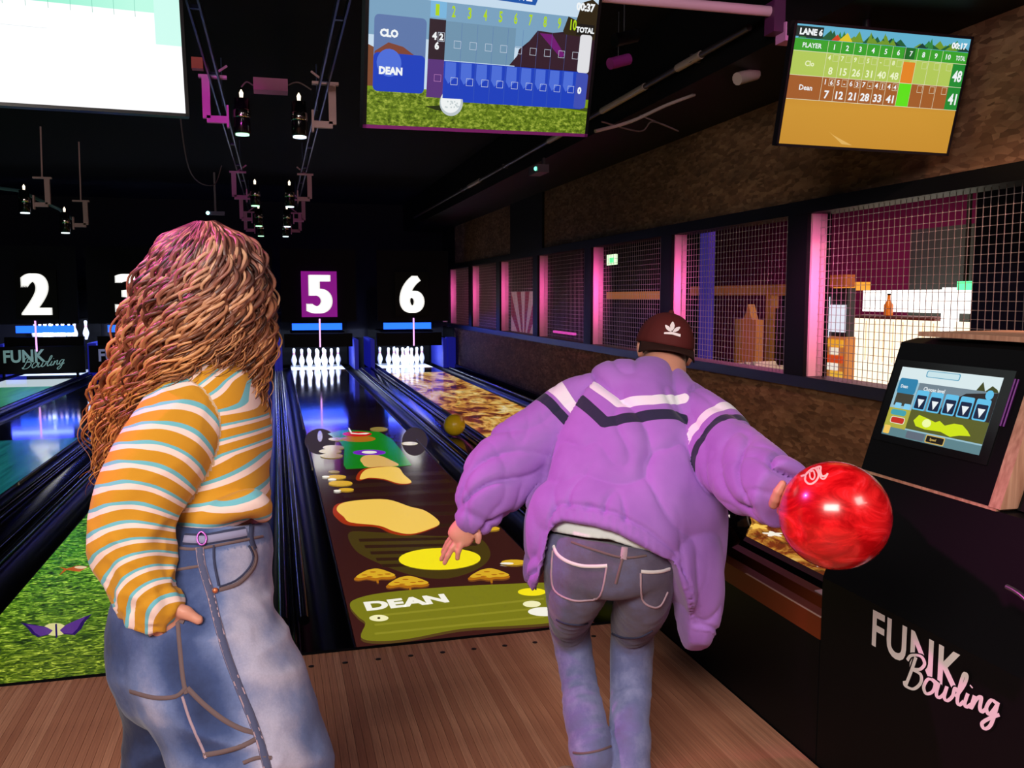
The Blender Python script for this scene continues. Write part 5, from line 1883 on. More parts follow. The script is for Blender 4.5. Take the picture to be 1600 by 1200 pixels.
for sx, pts in ((-1, ((905, 890, 2.40), (893, 985, 2.61), (924, 1168, 2.43))), (1, ((1008, 890, 2.40), (989, 990, 2.61), (983, 1185, 2.44)))):
    A_, B_, C_ = (at(*p) for p in pts)
    Chain([(A_, .066, 1), (B_ - FW * .01, .034, 1), (C_, .034, 1), (np.array([C_[0], C_[1] + .01, 0.07]), .034, 1), (np.array([C_[0], C_[1] + .11, 0.045]), .030, 1)]).into(bx, 0.02)
# left hand: palm, four fingers, thumb
palm = [at(730, 822, 2.41), at(716, 842, 2.405)]
Chain([(palm[0], .026, .65), (at(723, 832, 2.408), .033, .5), (palm[1], .031, .42)]).into(bx, 0.012)
finger(bx, [at(724, 842, 2.40), at(720, 852, 2.395), at(716, 862, 2.395), at(714.5, 873, 2.40)], .0088, .0068)
finger(bx, [at(716, 843, 2.405), at(707, 856, 2.40), at(700, 868, 2.40), at(694.5, 880, 2.405)], .0092, .0070)
finger(bx, [at(710, 841, 2.42), at(701, 854, 2.425), at(695, 864, 2.43), at(689.5, 874, 2.435)], .0088, .0066)
finger(bx, [at(706, 838, 2.435), at(699, 848, 2.445), at(695, 856, 2.45), at(691, 863, 2.455)], .0078, .0058)
finger(bx, [at(736, 822, 2.405), at(745, 830, 2.395), at(747.5, 838, 2.39), at(747, 846, 2.39)], .0118, .0084)
# right hand round the ball
bc = BC
e1 = -RT; e2 = FW; e3 = UP
def onball(a, b, c, lift):
    d = e1 * a + e2 * b + e3 * c
    return bc + d / np.linalg.norm(d) * (BR + lift)
hp = [onball(.42, .92, .10, .026), onball(.28, 1.0, -.02, .017)]
Chain([(armR[3], .028, .8), (hp[0], .034, .55), (hp[1], .036, .42)]).into(bx, 0.014)
finger(bx, [onball(.45, .95, .18, .012), onball(.20, 1.0, .30, .010), onball(.0, 1.0, .34, .009), onball(-.25, 1.0, .34, .008)], .0092, .0070)
finger(bx, [onball(.42, .95, .0, .012), onball(.25, 1.0, .06, .010), onball(-.08, 1.0, .06, .009), onball(-.38, 1.0, .04, .008)], .0095, .0072)
finger(bx, [onball(.42, .95, -.18, .012), onball(.28, 1.0, -.18, .010), onball(-.02, 1.0, -.20, .009), onball(-.28, 1.0, -.22, .008)], .0090, .0068)
finger(bx, [onball(.45, .92, -.36, .012), onball(.38, .95, -.42, .009), onball(.14, 1.0, -.46, .008), onball(-.06, 1.0, -.5, .007)], .0080, .0060)
finger(bx, [onball(.80, .60, .10, .018), onball(.86, .50, .22, .012), onball(.86, .42, .36, .010), onball(.78, .42, .50, .009)], .0115, .0085)
v, q = bx.mesh()
v = relax(v, q, 1, 0.3)
skin('body', v - MO, q, SKIN, man)
add_eyes(HC, HA, MO, man, 0.98)

# jeans
def leg_rings():
    L = px((905, 860, 2.39, 50, 1.5), (904, 895, 2.40, 50, 1.55), (897, 932, 2.48, 38, 1.6), (891, 962, 2.56, 30, 1.6), (893, 998, 2.60, 29, 1.5), (904, 1062, 2.55, 27, 1.25), (912, 1110, 2.49, 29, 1.15), (922, 1160, 2.44, 31, 1.2), (925, 1183, 2.42, 33, 1.2))
    R = px((1004, 860, 2.39, 50, 1.5), (1006, 895, 2.40, 48, 1.55), (1004, 935, 2.48, 41, 1.6), (991, 972, 2.57, 32, 1.5), (988, 1005, 2.60, 32, 1.5), (986, 1062, 2.56, 30, 1.25), (985, 1110, 2.50, 30, 1.15), (983, 1170, 2.45, 30, 1.2), (981, 1208, 2.43, 31, 1.2))
    return Chain(L), Chain(R)
jl, jr = leg_rings()
jh = Chain(px((957, 842, 2.37, 98, .78), (956, 858, 2.37, 99, .84), (956, 874, 2.38, 98, .90)), cap=0.42)
vx = Vox(at(840, 1230, 2.3) - np.array([.1, .3, .1]), at(1080, 830, 2.5) + np.array([.1, .4, .1]), 0.0055)
jh.into(vx, 0.02); jl.into(vx, 0.012); jr.into(vx, 0.012)
# cut at the waistband
wa, wb_, wc = at(862, 838, 2.27), at(1050, 862, 2.27), at(957, 838, 2.55)
wn_ = np.cross(wb_ - wa, wc - wa); wn_ /= np.linalg.norm(wn_)
if wn_[2] < 0: wn_ = -wn_
vx.put(lambda X: (X - wa) @ wn_, vx.lo, vx.lo + vx.n * vx.h, 0, 'i')
v, q = vx.mesh()
v = relax(v, q, 2)
N = vnormals(v, q)
dl, sl_, cal, cbl = jl.measure(v)
dr, sr_, car, cbr = jr.measure(v)
left = dl < dr
s_leg = np.where(left, sl_, sr_)
knee = 0.30
wr = ridge(np.stack([v[:, 0] * 5, v[:, 1] * 5, s_leg * 34 + v[:, 0] * 6], 1)) - 0.5
amp = 0.004 + 0.007 * np.exp(-((s_leg - 0.29) / 0.09) ** 2) + 0.006 * np.exp(-((s_leg - 0.62) / 0.08) ** 2)
big = vnoise(v * 9) - 0.5
v = v + N * (wr * amp + big * 0.008)[:, None]
fade_shade = 0.42 + 0.30 * np.clip((s_leg - 0.30) / 0.12, 0, 1) - 0.25 * np.exp(-((s_leg - 0.27) / 0.035) ** 2) + 0.25 * (vnoise(v * 7 + 3) - 0.5)  # includes crease shade behind the knee, painted as darker denim
fade_shade -= 0.35 * np.exp(-((v @ np.cross(UP, FW) * 0)) ** 2) * 0
jeans = skin('jeans', v - MO, q, DENIM2, man, {'fade': fade_shade})
sj = Surf(v, q)
for nm, pts, wdt, mm in (('pocket_edge', [(865, 853), (871, 866), (886, 877), (908, 884), (930, 885), (949, 884)], .0075, FRAY),
                         ('pocket_edge', [(1001, 893), (1016, 894), (1032, 893), (1046, 889)], .0075, FRAY),
                         ('pocket_seam', [(864, 860), (862, 900), (868, 924), (892, 937), (915, 938), (938, 930), (948, 886)], .004, STITCHP),
                         ('pocket_seam', [(1001, 895), (1003, 935), (1018, 948), (1032, 946), (1043, 925)], .004, STITCHP),
                         ('yoke_seam', [(893, 847), (925, 858), (972, 871), (1010, 868)], .005, STITCH),
                         ('centre_seam', [(974, 868), (968, 890), (962, 912)], .006, STITCH),
                         ('belt_loop', [(976, 856), (974, 874)], .014, STITCHP),
                         ('knee_crease', [(870, 968), (885, 974), (905, 976), (918, 974)], .005, DSEAM),  # shade in the knee creases laid on as dark strips
                         ('knee_crease', [(957, 990), (975, 996), (1000, 995), (1019, 985)], .005, DSEAM),
                         ('hem_seam', [(896, 1176), (912, 1177), (935, 1173), (954, 1166)], .005, STITCH)):
    o = seam(nm, sj, [(a - 0, b) for a, b in pts], wdt, mm, man, 0.0022)
    o.parent = jeans
    o.location = -Vector(MO)

# white tee
tee = Chain(px((978, 770, 2.41, 112, .66), (968, 810, 2.39, 108, .70), (958, 845, 2.38, 103, .78), (957, 880, 2.38, 103, .8)))
vx = Vox(at(830, 900, 2.25) - np.array([.1, .25, .05]), at(1100, 750, 2.5) + np.array([.1, .25, .1]), 0.007)
tee.into(vx, 0.02)
ta, tb = at(862, 842, 2.27), at(1052, 878, 2.27)
tC = [(800, 838), (866, 838), (900, 838), (950, 841), (1000, 856), (1045, 874), (1150, 900)]
tu = [(at(x, y, 2.27) - MO) @ RT for x, y in tC]; tw_ = [(at(x, y, 2.27) - MO) @ UP for x, y in tC]
vx.put(lambda X: np.interp((X - MO) @ RT, tu, tw_) - (X - MO) @ UP, vx.lo, vx.lo + vx.n * vx.h, 0, 'i')
v, q = vx.mesh()
v = relax(v, q, 2)
N = vnormals(v, q)
v = v + N * ((vnoise(v * 14) - 0.5) * 0.006)[:, None]
skin('tee_shirt', v - MO, q, TEE, man)

# jacket
hemP = [(780, 925), (836, 915), (842, 905), (850, 872), (858, 838), (868, 818), (880, 812), (920, 813), (960, 822), (1005, 846), (1050, 880), (1070, 930), (1078, 970), (1086, 1003), (1140, 1010)]
hu_ = np.array([(at(x, y, 2.28) - MO) @ RT for x, y in hemP]); hw_ = np.array([(at(x, y, 2.28) - MO) @ UP for x, y in hemP])
dep0 = (at(960, 830, 2.28) - MO) @ FW
def hemd(X):
    R_ = X - MO
    back = np.clip((R_ @ FW) - dep0 - 0.02, 0, 1)
    return (R_ @ UP) - np.interp(R_ @ RT, hu_, hw_) + 0.5 * back
vx = Vox(at(690, 1020, 2.2) - np.array([.1, .35, .1]), at(1270, 545, 2.6) + np.array([.15, .3, .1]), 0.0062)
torso.into(vx, 0.03)
Chain(px((1019, 622, 2.55, 56, .75), (1023, 608, 2.575, 48, .8), (1027, 595, 2.60, 42, .85)), cap=0.3).into(vx, 0.03)
flapR.into(vx, 0.06); flapL.into(vx, 0.05)
vx.put(lambda X: -hemd(X) * 0.85, vx.lo, vx.lo + vx.n * vx.h, 0, 'i')
slvL.into(vx, 0.022); slvR.into(vx, 0.022)
# collar and cuffs
for ch in (slvL, slvR):
    pass
v, q = vx.mesh()
v = relax(v, q, 2)
N = vnormals(v, q)
dt, st_, cat, cbt = torso.measure(v)
dL, sL, caL, cbL = slvL.measure(v)
dR, sR, caR, cbR = slvR.measure(v)
inL = dL < np.minimum(dt, dR)
inR = dR < np.minimum(dt, dL)
u = (v - MO) @ RT
hd = hemd(v)
# folds: broad soft wrinkles on the back running down, rings on the sleeves, gathers above the hem
P = v - MO
uu, ww, dd = P @ RT, P @ UP, P @ FW
back = crease(np.stack([uu * 6 + ww * 3.5, ww * 2.6 - uu * 2.5, dd * 2], 1))
fine = crease(np.stack([uu * 13 + ww * 6, ww * 5 - uu * 4 + 7, dd * 4], 1))
disp = 0.018 * back + 0.010 * fine
gath = np.exp(-np.clip(hd - 0.045, 0, 1) / 0.05) * (hd > 0.03)
disp += gath * 0.014 * crease(np.stack([uu * 22, ww * 4, dd * 22], 1))
for m_, s_, ca_, cb_, tot in ((inL, sL, caL, cbL, slvL.s[-1]), (inR, sR, caR, cbR, slvR.s[-1])):
    w1 = crease(np.stack([s_ * 8 + ca_ * 0.9, ca_ * 0.5 - s_ * 2 + 3, cb_ * 0.5], 1))
    w2 = crease(np.stack([s_ * 17 - ca_ * 1.2, ca_ * 0.7 + s_ * 3 + 3, cb_ * 0.7 + 9], 1))
    a_ = 0.009 + 0.014 * np.clip((s_ / tot - 0.40) / 0.4, 0, 1)
    disp = np.where(m_, w1 * a_ + w2 * a_ * 0.3, disp)
v2 = v + N * disp[:, None]
# waistband groove
groove = np.exp(-((hd - 0.040) / 0.006) ** 2) * (~inL) * (~inR)
cuffL = np.exp(-((sL - (slvL.s[-1] - 0.030)) / 0.007) ** 2) * inL
cuffR = np.exp(-((sR - (slvR.s[-1] - 0.035)) / 0.007) ** 2) * inR
# armhole seams
arm = np.exp(-((dt - np.minimum(dL, dR)) / 0.006) ** 2) * (dt < 0.03)
v2 = v2 - N * (0.008 * groove + 0.006 * (cuffL + cuffR) + 0.003 * arm)[:, None]
rib = np.sin(uu * 330) * 0.0010 * np.clip(1 - np.abs(hd - 0.018) / 0.02, 0, 1)
v2 = v2 + N * rib[:, None]
# chevrons: coordinates of the cloth laid flat on the back
O_ = at(1000, 650, 2.40)
E1 = at(1110, 652, 2.40) - at(895, 634, 2.42); E1 /= np.linalg.norm(E1)
E2 = at(1016, 622, 2.45) - at(990, 750, 2.35); E2 -= E1 * (E2 @ E1); E2 /= np.linalg.norm(E2)
def flat2(p): return np.array([(p - O_) @ E1, (p - O_) @ E2])
def band(poly, half):
    pts = [flat2(sjk.hit(x, y)[0]) for x, y in poly]
    X2 = np.stack([(v2 - O_) @ E1, (v2 - O_) @ E2], 1)
    best = np.full(len(v2), 9.0)
    for a, b in zip(pts[:-1], pts[1:]):
        t_ = np.clip(((X2 - a) @ (b - a)) / ((b - a) @ (b - a)), 0, 1)[:, None]
        best = np.minimum(best, np.linalg.norm(X2 - a - t_ * (b - a), axis=1))
    return np.clip(0.5 + (half - best) / 0.02, 0, 1)
sjk = Surf(v2, q)
nb = (N @ FW) < 0.25
white = band([(908, 588), (936, 607), (966, 630), (1020, 625), (1070, 622), (1113, 624)], 0.0155) * nb * np.clip(0.5 + (np.minimum(dL, dR) - dt) / 0.012, 0, 1)
navy = band([(893, 612), (920, 637), (945, 660), (1000, 652), (1060, 650), (1112, 656)], 0.0165) * nb * np.clip(0.5 + (np.minimum(dL, dR) - dt) / 0.012, 0, 1)
whL = np.clip(0.5 + (0.020 - np.abs(sL - 0.070)) / 0.02, 0, 1) * inL
nvL = np.clip(0.5 + (0.016 - np.abs(sL - 0.118)) / 0.02, 0, 1) * inL
whR = np.clip(0.5 + (0.018 - np.abs(sR - 0.115 + caR * 0.03)) / 0.02, 0, 1) * inR
nvR = np.clip(0.5 + (0.015 - np.abs(sR - 0.175 + caR * 0.03)) / 0.02, 0, 1) * inR
jacket = skin('jacket', v2 - MO, q, JACK, man, {'white': np.maximum(white, np.maximum(whL, whR)), 'navy': np.maximum(navy, np.maximum(nvL, nvR)), 'groove': groove})
# cap worn back to front
CA_ = frame(FW + UP * 0.06, rr * 0 + np.cross(rr, FW - rr * (FW @ rr)))
CC = at(1039, 536, 2.715)
cr = (0.0890, 0.106, 0.112)
def crown(a, e, k=1.0):
    """a: angle from the right side, towards the face at 90 deg; e: 0 rim .. 1 top"""
    z = math.sin(e * PI / 2)
    r_ = math.cos(e * PI / 2) ** 0.9
    rim = -0.010 if True else 0
    return CC + (CA_[0] * math.cos(a) * cr[0] * r_ + CA_[1] * math.sin(a) * cr[1] * r_ + CA_[2] * (z * cr[2] * 0.93 + rim)) * k
mb = MB()
na, ne = 60, 14
V = []
for j in range(ne + 1):
    for i in range(na):
        a = 2 * PI * i / na
        g = 0.0022 * math.exp(-(((a % (PI / 3)) - PI / 6) / 0.05) ** 2)
        V.append(crown(a, j / ne * 0.999, 1.0) - g * (crown(a, j / ne * 0.999) - CC) / 0.1)
fs = [(j * na + i, j * na + (i + 1) % na, (j + 1) * na + (i + 1) % na, (j + 1) * na + i) for j in range(ne) for i in range(na)]
mb.add(V, fs, CAPM, True)
V = [crown(2 * PI * i / na, 0) for i in range(na)]
cap = mb.build('cap', man); cap.location = -Vector(MO)
cap.modifiers.new('thick', 'SOLIDIFY').thickness = 0.003
mb = MB()
mb.sphere(crown(0, 0.999) + CA_[2] * 0.001, 0.009, CAPM, 14, 8)
o = mb.build('button', cap)
# brim over the nape
mb = MB()
V = []
nb_, mr = 24, 6
for j in range(mr + 1):
    r_ = j / mr
    for i in range(nb_ + 1):
        s_ = -1 + 2 * i / nb_
        a = -PI / 2 + s_ * 1.12
        p = crown(a, 0.0)
        out = -CA_[1] * (0.058 * r_ * (1 - 0.55 * s_ * s_)) + CA_[0] * s_ * 0.003 * r_
        dn = -CA_[2] * (r_ * (0.014 + 0.020 * s_ * s_))
        V.append(p + out + dn)
W_ = nb_ + 1
fs = [(j * W_ + i, j * W_ + i + 1, (j + 1) * W_ + i + 1, (j + 1) * W_ + i) for j in range(mr) for i in range(nb_)]
mb.add(V, fs, CAPD, True)
o = mb.build('brim', cap, label='dark curved brim over the nape')
o.modifiers.new('thick', 'SOLIDIFY').thickness = 0.004
# white emblem: three leaves above a bar
mb = MB()
CS = Surf([crown(2 * PI * i / na, j / ne * 0.999) for j in range(ne + 1) for i in range(na)], fs=None) if False else None
VV = [crown(2 * PI * i / na, j / ne * 0.999) for j in range(ne + 1) for i in range(na)]
QQ = [(j * na + i, j * na + (i + 1) % na, (j + 1) * na + (i + 1) % na, (j + 1) * na + i) for j in range(ne) for i in range(na)]
CS = Surf(VV, QQ)
EMB = mat('white_embroidery', (0.85, 0.76, 0.80), 0.7)
def leaf(cx, cy, ang, L, wd):
    ca, sa = math.cos(math.radians(ang)), math.sin(math.radians(ang))
    out = [(0, 0), (wd * .8, L * .3), (wd, L * .6), (wd * .5, L * .88), (0, L), (-wd * .5, L * .88), (-wd, L * .6), (-wd * .8, L * .3)]
    P3 = []
    for a, b in out:
        X_, Y_ = cx + a * ca + b * sa, cy - (-a * sa + b * ca)
        p, n = CS.hit(X_, Y_, 0.0022)
        P3.append(p)
    mb.flat(P3, EMB)
leaf(1049.5, 518, 6, 15, 3.6)
leaf(1049, 519, -42, 14.5, 2.9)
leaf(1050.5, 519.5, 56, 14.5, 2.9)
P3 = [CS.hit(x, y, 0.0022)[0] for x, y in ((1038, 519.5), (1050, 519), (1063, 522.5), (1062.5, 526.5), (1050, 523), (1037.5, 522))]
mb.flat(P3, EMB)
mb.build('emblem', cap)
# hair under the cap
vx = Vox(HC - 0.16, HC + 0.16, 0.005)
ball_prim(vx, HC + HA[2] * 0.016 - HA[1] * 0.006, HA, (0.0785, 0.0985, 0.0940))
ball_prim(vx, HC - HA[2] * 0.064 - HA[1] * 0.062, HA, (0.058, 0.046, 0.050), 0.02)
lim = lambda X: np.maximum(((X - HC) @ HA[1]) - 0.018, np.maximum(((X - HC) @ HA[2]) - 0.05, -((X - HC) @ HA[2]) - 0.108 + 0.7 * np.abs(((X - HC) @ HA[0]) - 0.004)))
vx.put(lim, vx.lo, vx.lo + vx.n * vx.h, 0, 'i')
v, q = vx.mesh()
v = relax(v, q, 1)
v = v + vnormals(v, q) * ((vnoise(v * 90) - 0.5) * 0.004)[:, None]
skin('hair', v - MO, q, DHAIR, man)

# shoes
SHOE = mat('tan_shoe_leather', (0.62, 0.40, 0.28), 0.5)
SOLE = mat('pale_sole', (0.55, 0.45, 0.38), 0.6)
DARKS = mat('dark_red_lining', (0.10, 0.015, 0.012), 0.7)
for k, (x, y, d) in enumerate(((924, 1168, 2.43), (983, 1185, 2.44))):
    A_ = at(x, y, d)
    c = np.array([A_[0], A_[1], 0.0])
    vx = Vox(c + np.array([-.08, -.10, -.01]), c + np.array([.08, .26, .20]), 0.005)
    dirn = np.array([0.06 * (1 if k else -1), 1.0, 0]); dirn /= np.linalg.norm(dirn)
    sd = np.array([dirn[1], -dirn[0], 0])
    ch = Chain([(c + np.array([0, 0, .052]) - dirn * .045, .038, 1.1), (c + np.array([0, 0, .058]), .041, 1.2), (c + np.array([0, 0, .048]) + dirn * .09, .044, .95), (c + np.array([0, 0, .034]) + dirn * .17, .043, .65), (c + np.array([0, 0, .028]) + dirn * .20, .034, .6)], wide=np.array([0, 0, 1.0]))
    ch.into(vx, 0.012)
    ball_prim(vx, c + np.array([0, 0, .105]) - dirn * .015, np.eye(3), (.045, .052, .055), 0.02)
    vx.put(lambda X: 0.014 - X[:, 2], vx.lo, vx.lo + vx.n * vx.h, 0, 'i')
    v, q = vx.mesh()
    v = relax(v, q, 2)
    sh = skin('shoe', v - MO, q, SHOE, man)
    mb = MB()
    pr = smooth_poly([(-.040, -.070), (-.046, 0.0), (-.048, .09), (-.046, .17), (0, .225), (.046, .17), (.048, .09), (.046, 0.0), (.040, -.070), (0, -.088)], 4)
    mb.add([c + sd * p[0] + dirn * p[1] + np.array([0, 0, z]) - MO for z in (0.002, 0.022) for p in pr],
           [tuple(range(len(pr)))] + [tuple(range(len(pr), 2 * len(pr)))] + [(i, (i + 1) % len(pr), len(pr) + (i + 1) % len(pr), len(pr) + i) for i in range(len(pr))], SOLE)
    recalc(mb.build('sole', sh))
    mb = MB()
    mb.tube([c + np.array([.040 * math.cos(a), .045 * math.sin(a) - .014, (.140 + .006 * math.sin(a))]) - MO for a in np.linspace(0, 2 * PI, 25)], 0.006, DARKS, 8, False)
    mb.build('collar_lining', sh)

# ================================================================== THE ONLOOKER (striped top, curly hair)
wom = thing('person', 'person with long curly hair, striped yellow top and pale blue jeans, hand in pocket', 'person', (-1.0, -1.62, 0.0))
WO = np.array([-1.0, -1.62, 0.0])
WH = at(325, 436, 1.95)
wf = RT * 0.80 + FW * 0.58 - UP * 0.10
WA = frame(wf, UP)

wt = Chain(px((334, 548, 1.95, 36, 1.0), (326, 590, 1.95, 62, 1.25), (324, 625, 1.95, 74, 1.25), (334, 680, 1.95, 74, 1.15), (340, 735, 1.95, 67, 1.15), (341, 780, 1.95, 68, 1.15), (340, 812, 1.95, 70, 1.15)))
wbust = Chain(px((372, 640, 1.99, 26, 1.6), (378, 680, 1.99, 29, 1.6), (376, 715, 1.98, 26, 1.5)))
wsR = Chain(px((296, 622, 1.87, 44, .9), (284, 655, 1.84, 57, .9), (258, 702, 1.81, 62, .85), (228, 755, 1.79, 60, .85), (210, 806, 1.78, 54, .85), (207, 854, 1.775, 51, .85), (215, 896, 1.765, 44, .85), (230, 932, 1.755, 37, .85), (247, 954, 1.75, 31, .85)))
wsL = Chain(px((360, 618, 2.12, 40, .9), (382, 660, 2.20, 40, .9), (376, 720, 2.26, 36, .9), (366, 770, 2.22, 30, .9)))

# jeans: wide legs
wj = Chain(px((338, 818, 1.945, 73, 1.12), (336, 850, 1.94, 77, 1.12), (326, 890, 1.93, 86, 1.12), (308, 935, 1.925, 103, 1.05), (297, 985, 1.92, 115, 1.0), (299, 1030, 1.92, 112, 1.0)))
wlR = Chain(px((318, 985, 1.88, 98, 1.0), (332, 1040, 1.855, 106, .95), (360, 1100, 1.84, 105, .95), (397, 1200, 1.83, 106, .95), (420, 1300, 1.84, 100, .95), (432, 1420, 1.86, 92, .95), (440, 1525, 1.88, 92, .95)))
wlL = Chain(px((262, 985, 1.99, 80, 1.0), (258, 1050, 2.01, 66, 1.2), (264, 1120, 2.03, 64, 1.2), (272, 1200, 2.05, 70, 1.1), (278, 1300, 2.06, 72, 1.0), (282, 1440, 2.08, 76, 1.0)))
vx = Vox(at(130, 1560, 1.8) - np.array([.1, .35, .02]), at(540, 800, 2.0) + np.array([.15, .35, .1]), 0.0062)
wj.into(vx, 0.02); wlR.into(vx, 0.03); wlL.into(vx, 0.02)
wa = at(338, 817, 1.95)
upw = UP + RT * 0.02 + FW * 0.06
vx.put(lambda X: (X - wa) @ upw, vx.lo, vx.lo + vx.n * vx.h, 0, 'i')
vx.put(lambda X: 0.02 - X[:, 2], vx.lo, vx.lo + vx.n * vx.h, 0, 'i')
v, q = vx.mesh()
v = relax(v, q, 2)
N = vnormals(v, q)
dh, sh_, cah, cbh = wj.measure(v)
dr, sr_, car, cbr = wlR.measure(v)
dl, sl_, cal, cbl = wlL.measure(v)
isR = (dr < dl)
P = v - WO
uu, ww, dd = P @ RT, P @ UP, P @ FW
fold = ridge(np.stack([uu * 4 + ww * 7, ww * 9 - uu * 3, dd * 4], 1)) - 0.5
front = ridge(np.stack([uu * 5 - ww * 5, ww * 17 + uu * 5, dd * 3 + 5], 1)) - 0.5
fr_mask = np.clip((uu - 0.02) / 0.1, 0, 1) * np.exp(-((ww - (0.62)) / 0.20) ** 2)
v = v + N * (0.010 * fold + 0.022 * front * fr_mask + 0.003 * (ridge(v * 22) - .5))[:, None]
xf = np.where(dh < np.minimum(dr, dl), cah, np.where(isR, car, cal * 0 - 1.2))
xs = np.where(isR | (dh < dl), np.interp(uu - 0.17 * (0.85 - ww) * 0, [-9, 9], [-9, 9]), 0)
# worn pale patches: the front of the thigh, the seat patch; deep blue along the side
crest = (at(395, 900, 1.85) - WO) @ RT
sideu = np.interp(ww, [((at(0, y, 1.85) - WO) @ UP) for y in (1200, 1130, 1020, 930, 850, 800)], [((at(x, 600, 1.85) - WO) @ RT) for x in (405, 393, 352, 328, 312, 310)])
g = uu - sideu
fade_shade = 0.26 + 0.62 * np.exp(-((g - 0.085) / 0.055) ** 2) + 0.42 * np.exp(-((g + 0.115) / 0.05) ** 2) * np.clip((0.80 - ww) / 0.1, 0, 1)
fade_shade = np.where(~isR & (dl < dh), 0.02, fade_shade)  # far leg: its shadow put into the denim as dark blue
fade_shade += 0.34 * (vnoise(v * 8) - 0.5) + 0.55 * front * fr_mask + 0.30 * fold
fade_shade = np.where(ww > ((at(338, 848, 1.9) - WO) @ UP), fade_shade * 0.55 + 0.14, fade_shade)
wjeans = skin('jeans', v - WO, q, DENIM, wom, {'fade': fade_shade})
sj = Surf(v, q)
BUCK = mat('magenta_buckle', (0.50, 0.12, 0.55), 0.3, metal=0.6)
for nm, pts, wdt, mm in (
        ('waist_seam', [(262, 853), (300, 858), (340, 852), (380, 844), (410, 838)], .005, STITCH),
        ('side_tab', [(288, 842), (318, 843), (350, 838), (384, 832)], .020, DSEAM),
        ('side_tab', [(288, 842), (318, 843), (350, 838), (384, 832)], .014, mat('pale_denim', (0.26, 0.26, 0.42), 0.85)),
        ('belt_loop', [(276, 822), (277, 850), (276, 872)], .010, DSEAM),
        ('belt_loop', [(394, 818), (392, 840), (398, 858)], .010, DSEAM),
        ('front_pocket_edge', [(393, 852), (400, 870), (394, 890), (372, 912), (342, 922)], .007, STITCH),
        ('front_pocket_edge', [(388, 852), (395, 869), (388, 888), (368, 907), (342, 917)], .003, DSEAM),
        ('coin_pocket_seam', [(334, 852), (335, 880), (342, 915)], .004, DSEAM),
        ('side_seam', [(312, 856), (316, 885), (328, 925), (338, 965), (352, 1015), (372, 1070), (396, 1130), (412, 1178), (420, 1210)], .013, mat('mid_denim_seam', (0.075, 0.085, 0.17), 0.9)),
        ('seam_stitching', [(x - 5, y) for x, y in [(312, 856), (316, 885), (328, 925), (338, 965), (352, 1015), (372, 1070), (396, 1130), (412, 1178), (420, 1210)]], .0025, STITCHP),
        ('seam_stitching', [(x + 5, y) for x, y in [(312, 856), (316, 885), (328, 925), (338, 965), (352, 1015), (372, 1070), (396, 1130), (412, 1178), (420, 1210)]], .0025, STITCHP),
        ('pocket_edge', [(262, 965), (276, 968), (288, 972)], .008, STITCH),
        ('back_pocket_seam', [(277, 966), (281, 1010), (286, 1060), (291, 1084)], .007, STITCH),
        ('back_pocket_seam', [(204, 1080), (240, 1090), (275, 1088), (292, 1072)], .007, STITCH),
        ('yoke_seam', [(262, 893), (290, 888), (314, 884)], .005, STITCH),
        ('tool_pocket_edge', [(293, 1075), (318, 1100), (350, 1125), (380, 1140), (404, 1146)], .008, STITCH),
        ('tool_pocket_edge', [(285, 1088), (298, 1128), (316, 1168), (322, 1185)], .004, STITCHP),
        ('tool_pocket_hem', [(318, 1180), (350, 1174), (382, 1164), (404, 1152)], .008, STITCH),
        ('tool_pocket_hem', [(380, 1192), (402, 1184), (424, 1184)], .006, STITCH)):
    o = seam(nm, sj, pts, wdt, mm, wjeans, 0.003 if 'pale' in mm.name else 0.0018)
    o.location = -Vector(WO)
mb = MB()
rp = []
for k in range(17):
    a = 2 * PI * k / 16
    p, n = sj.hit(316 + 7 * math.cos(a), 842 + 10 * math.sin(a), 0.006)
    rp.append(p)
mb.tube(rp, 0.0022, BUCK, 6, False)
o = mb.build('buckle', wjeans, label='magenta side buckle'); o.location = -Vector(WO)
p, n = sj.hit(336, 923, 0.003)
o = MB().sphere(p, 0.006, mat('copper_rivet', (0.75, 0.22, 0.10), 0.35, metal=0.6), 12, 8).build('rivet', wjeans); o.location = -Vector(WO)
p, n = sj.hit(275, 964, 0.003)
o = MB().sphere(p, 0.005, MATS['copper_rivet'], 12, 8).build('rivet', wjeans); o.location = -Vector(WO)

# body
bx = Vox(at(140, 1480, 1.8) - np.array([.1, .3, .1]), at(520, 330, 2.0) + np.array([.15, .35, .1]), 0.0046)
add_head(bx, WH, WA, 0.97)
Chain([(WH - UP * 0.04 - wf * 0.02, 0.048, 1.0), (at(330, 535, 1.95), 0.050, 1.0), (at(330, 585, 1.95), 0.07, 1.2)]).into(bx, 0.02)
Chain([(c, r * .84, t) for c, r, t in px((326, 595, 1.95, 62, 1.25), (332, 680, 1.95, 72, 1.15), (340, 780, 1.95, 66, 1.15), (330, 880, 1.93, 84, 1.1), (305, 960, 1.92, 100, 1.1))]).into(bx, 0.03)
for pts in (((330, 1000, 1.84), (395, 1240, 1.82), (420, 1450, 1.84)), ((275, 1000, 2.0), (262, 1240, 2.03), (262, 1420, 2.06))):
    A_, B_, C_ = (at(*p) for p in pts)
    Chain([(A_, .088, 1), (B_, .058, 1), (np.array([C_[0], C_[1], .10]), .036, 1), (np.array([C_[0], C_[1], .06]), .034, 1), (np.array([C_[0] + .09, C_[1] + .06, .035]), .028, 1)]).into(bx, 0.02)
aR = [at(290, 628, 1.87), at(207, 815, 1.78), at(243, 948, 1.755), at(258, 962, 1.752)]
Chain([(aR[0], .046, 1), (aR[1], .037, 1), (aR[2], .026, .8), (aR[3], .024, .75)]).into(bx, 0.02)
aL = [at(362, 625, 2.12), at(376, 720, 2.26), at(350, 790, 2.18), at(340, 800, 2.15)]
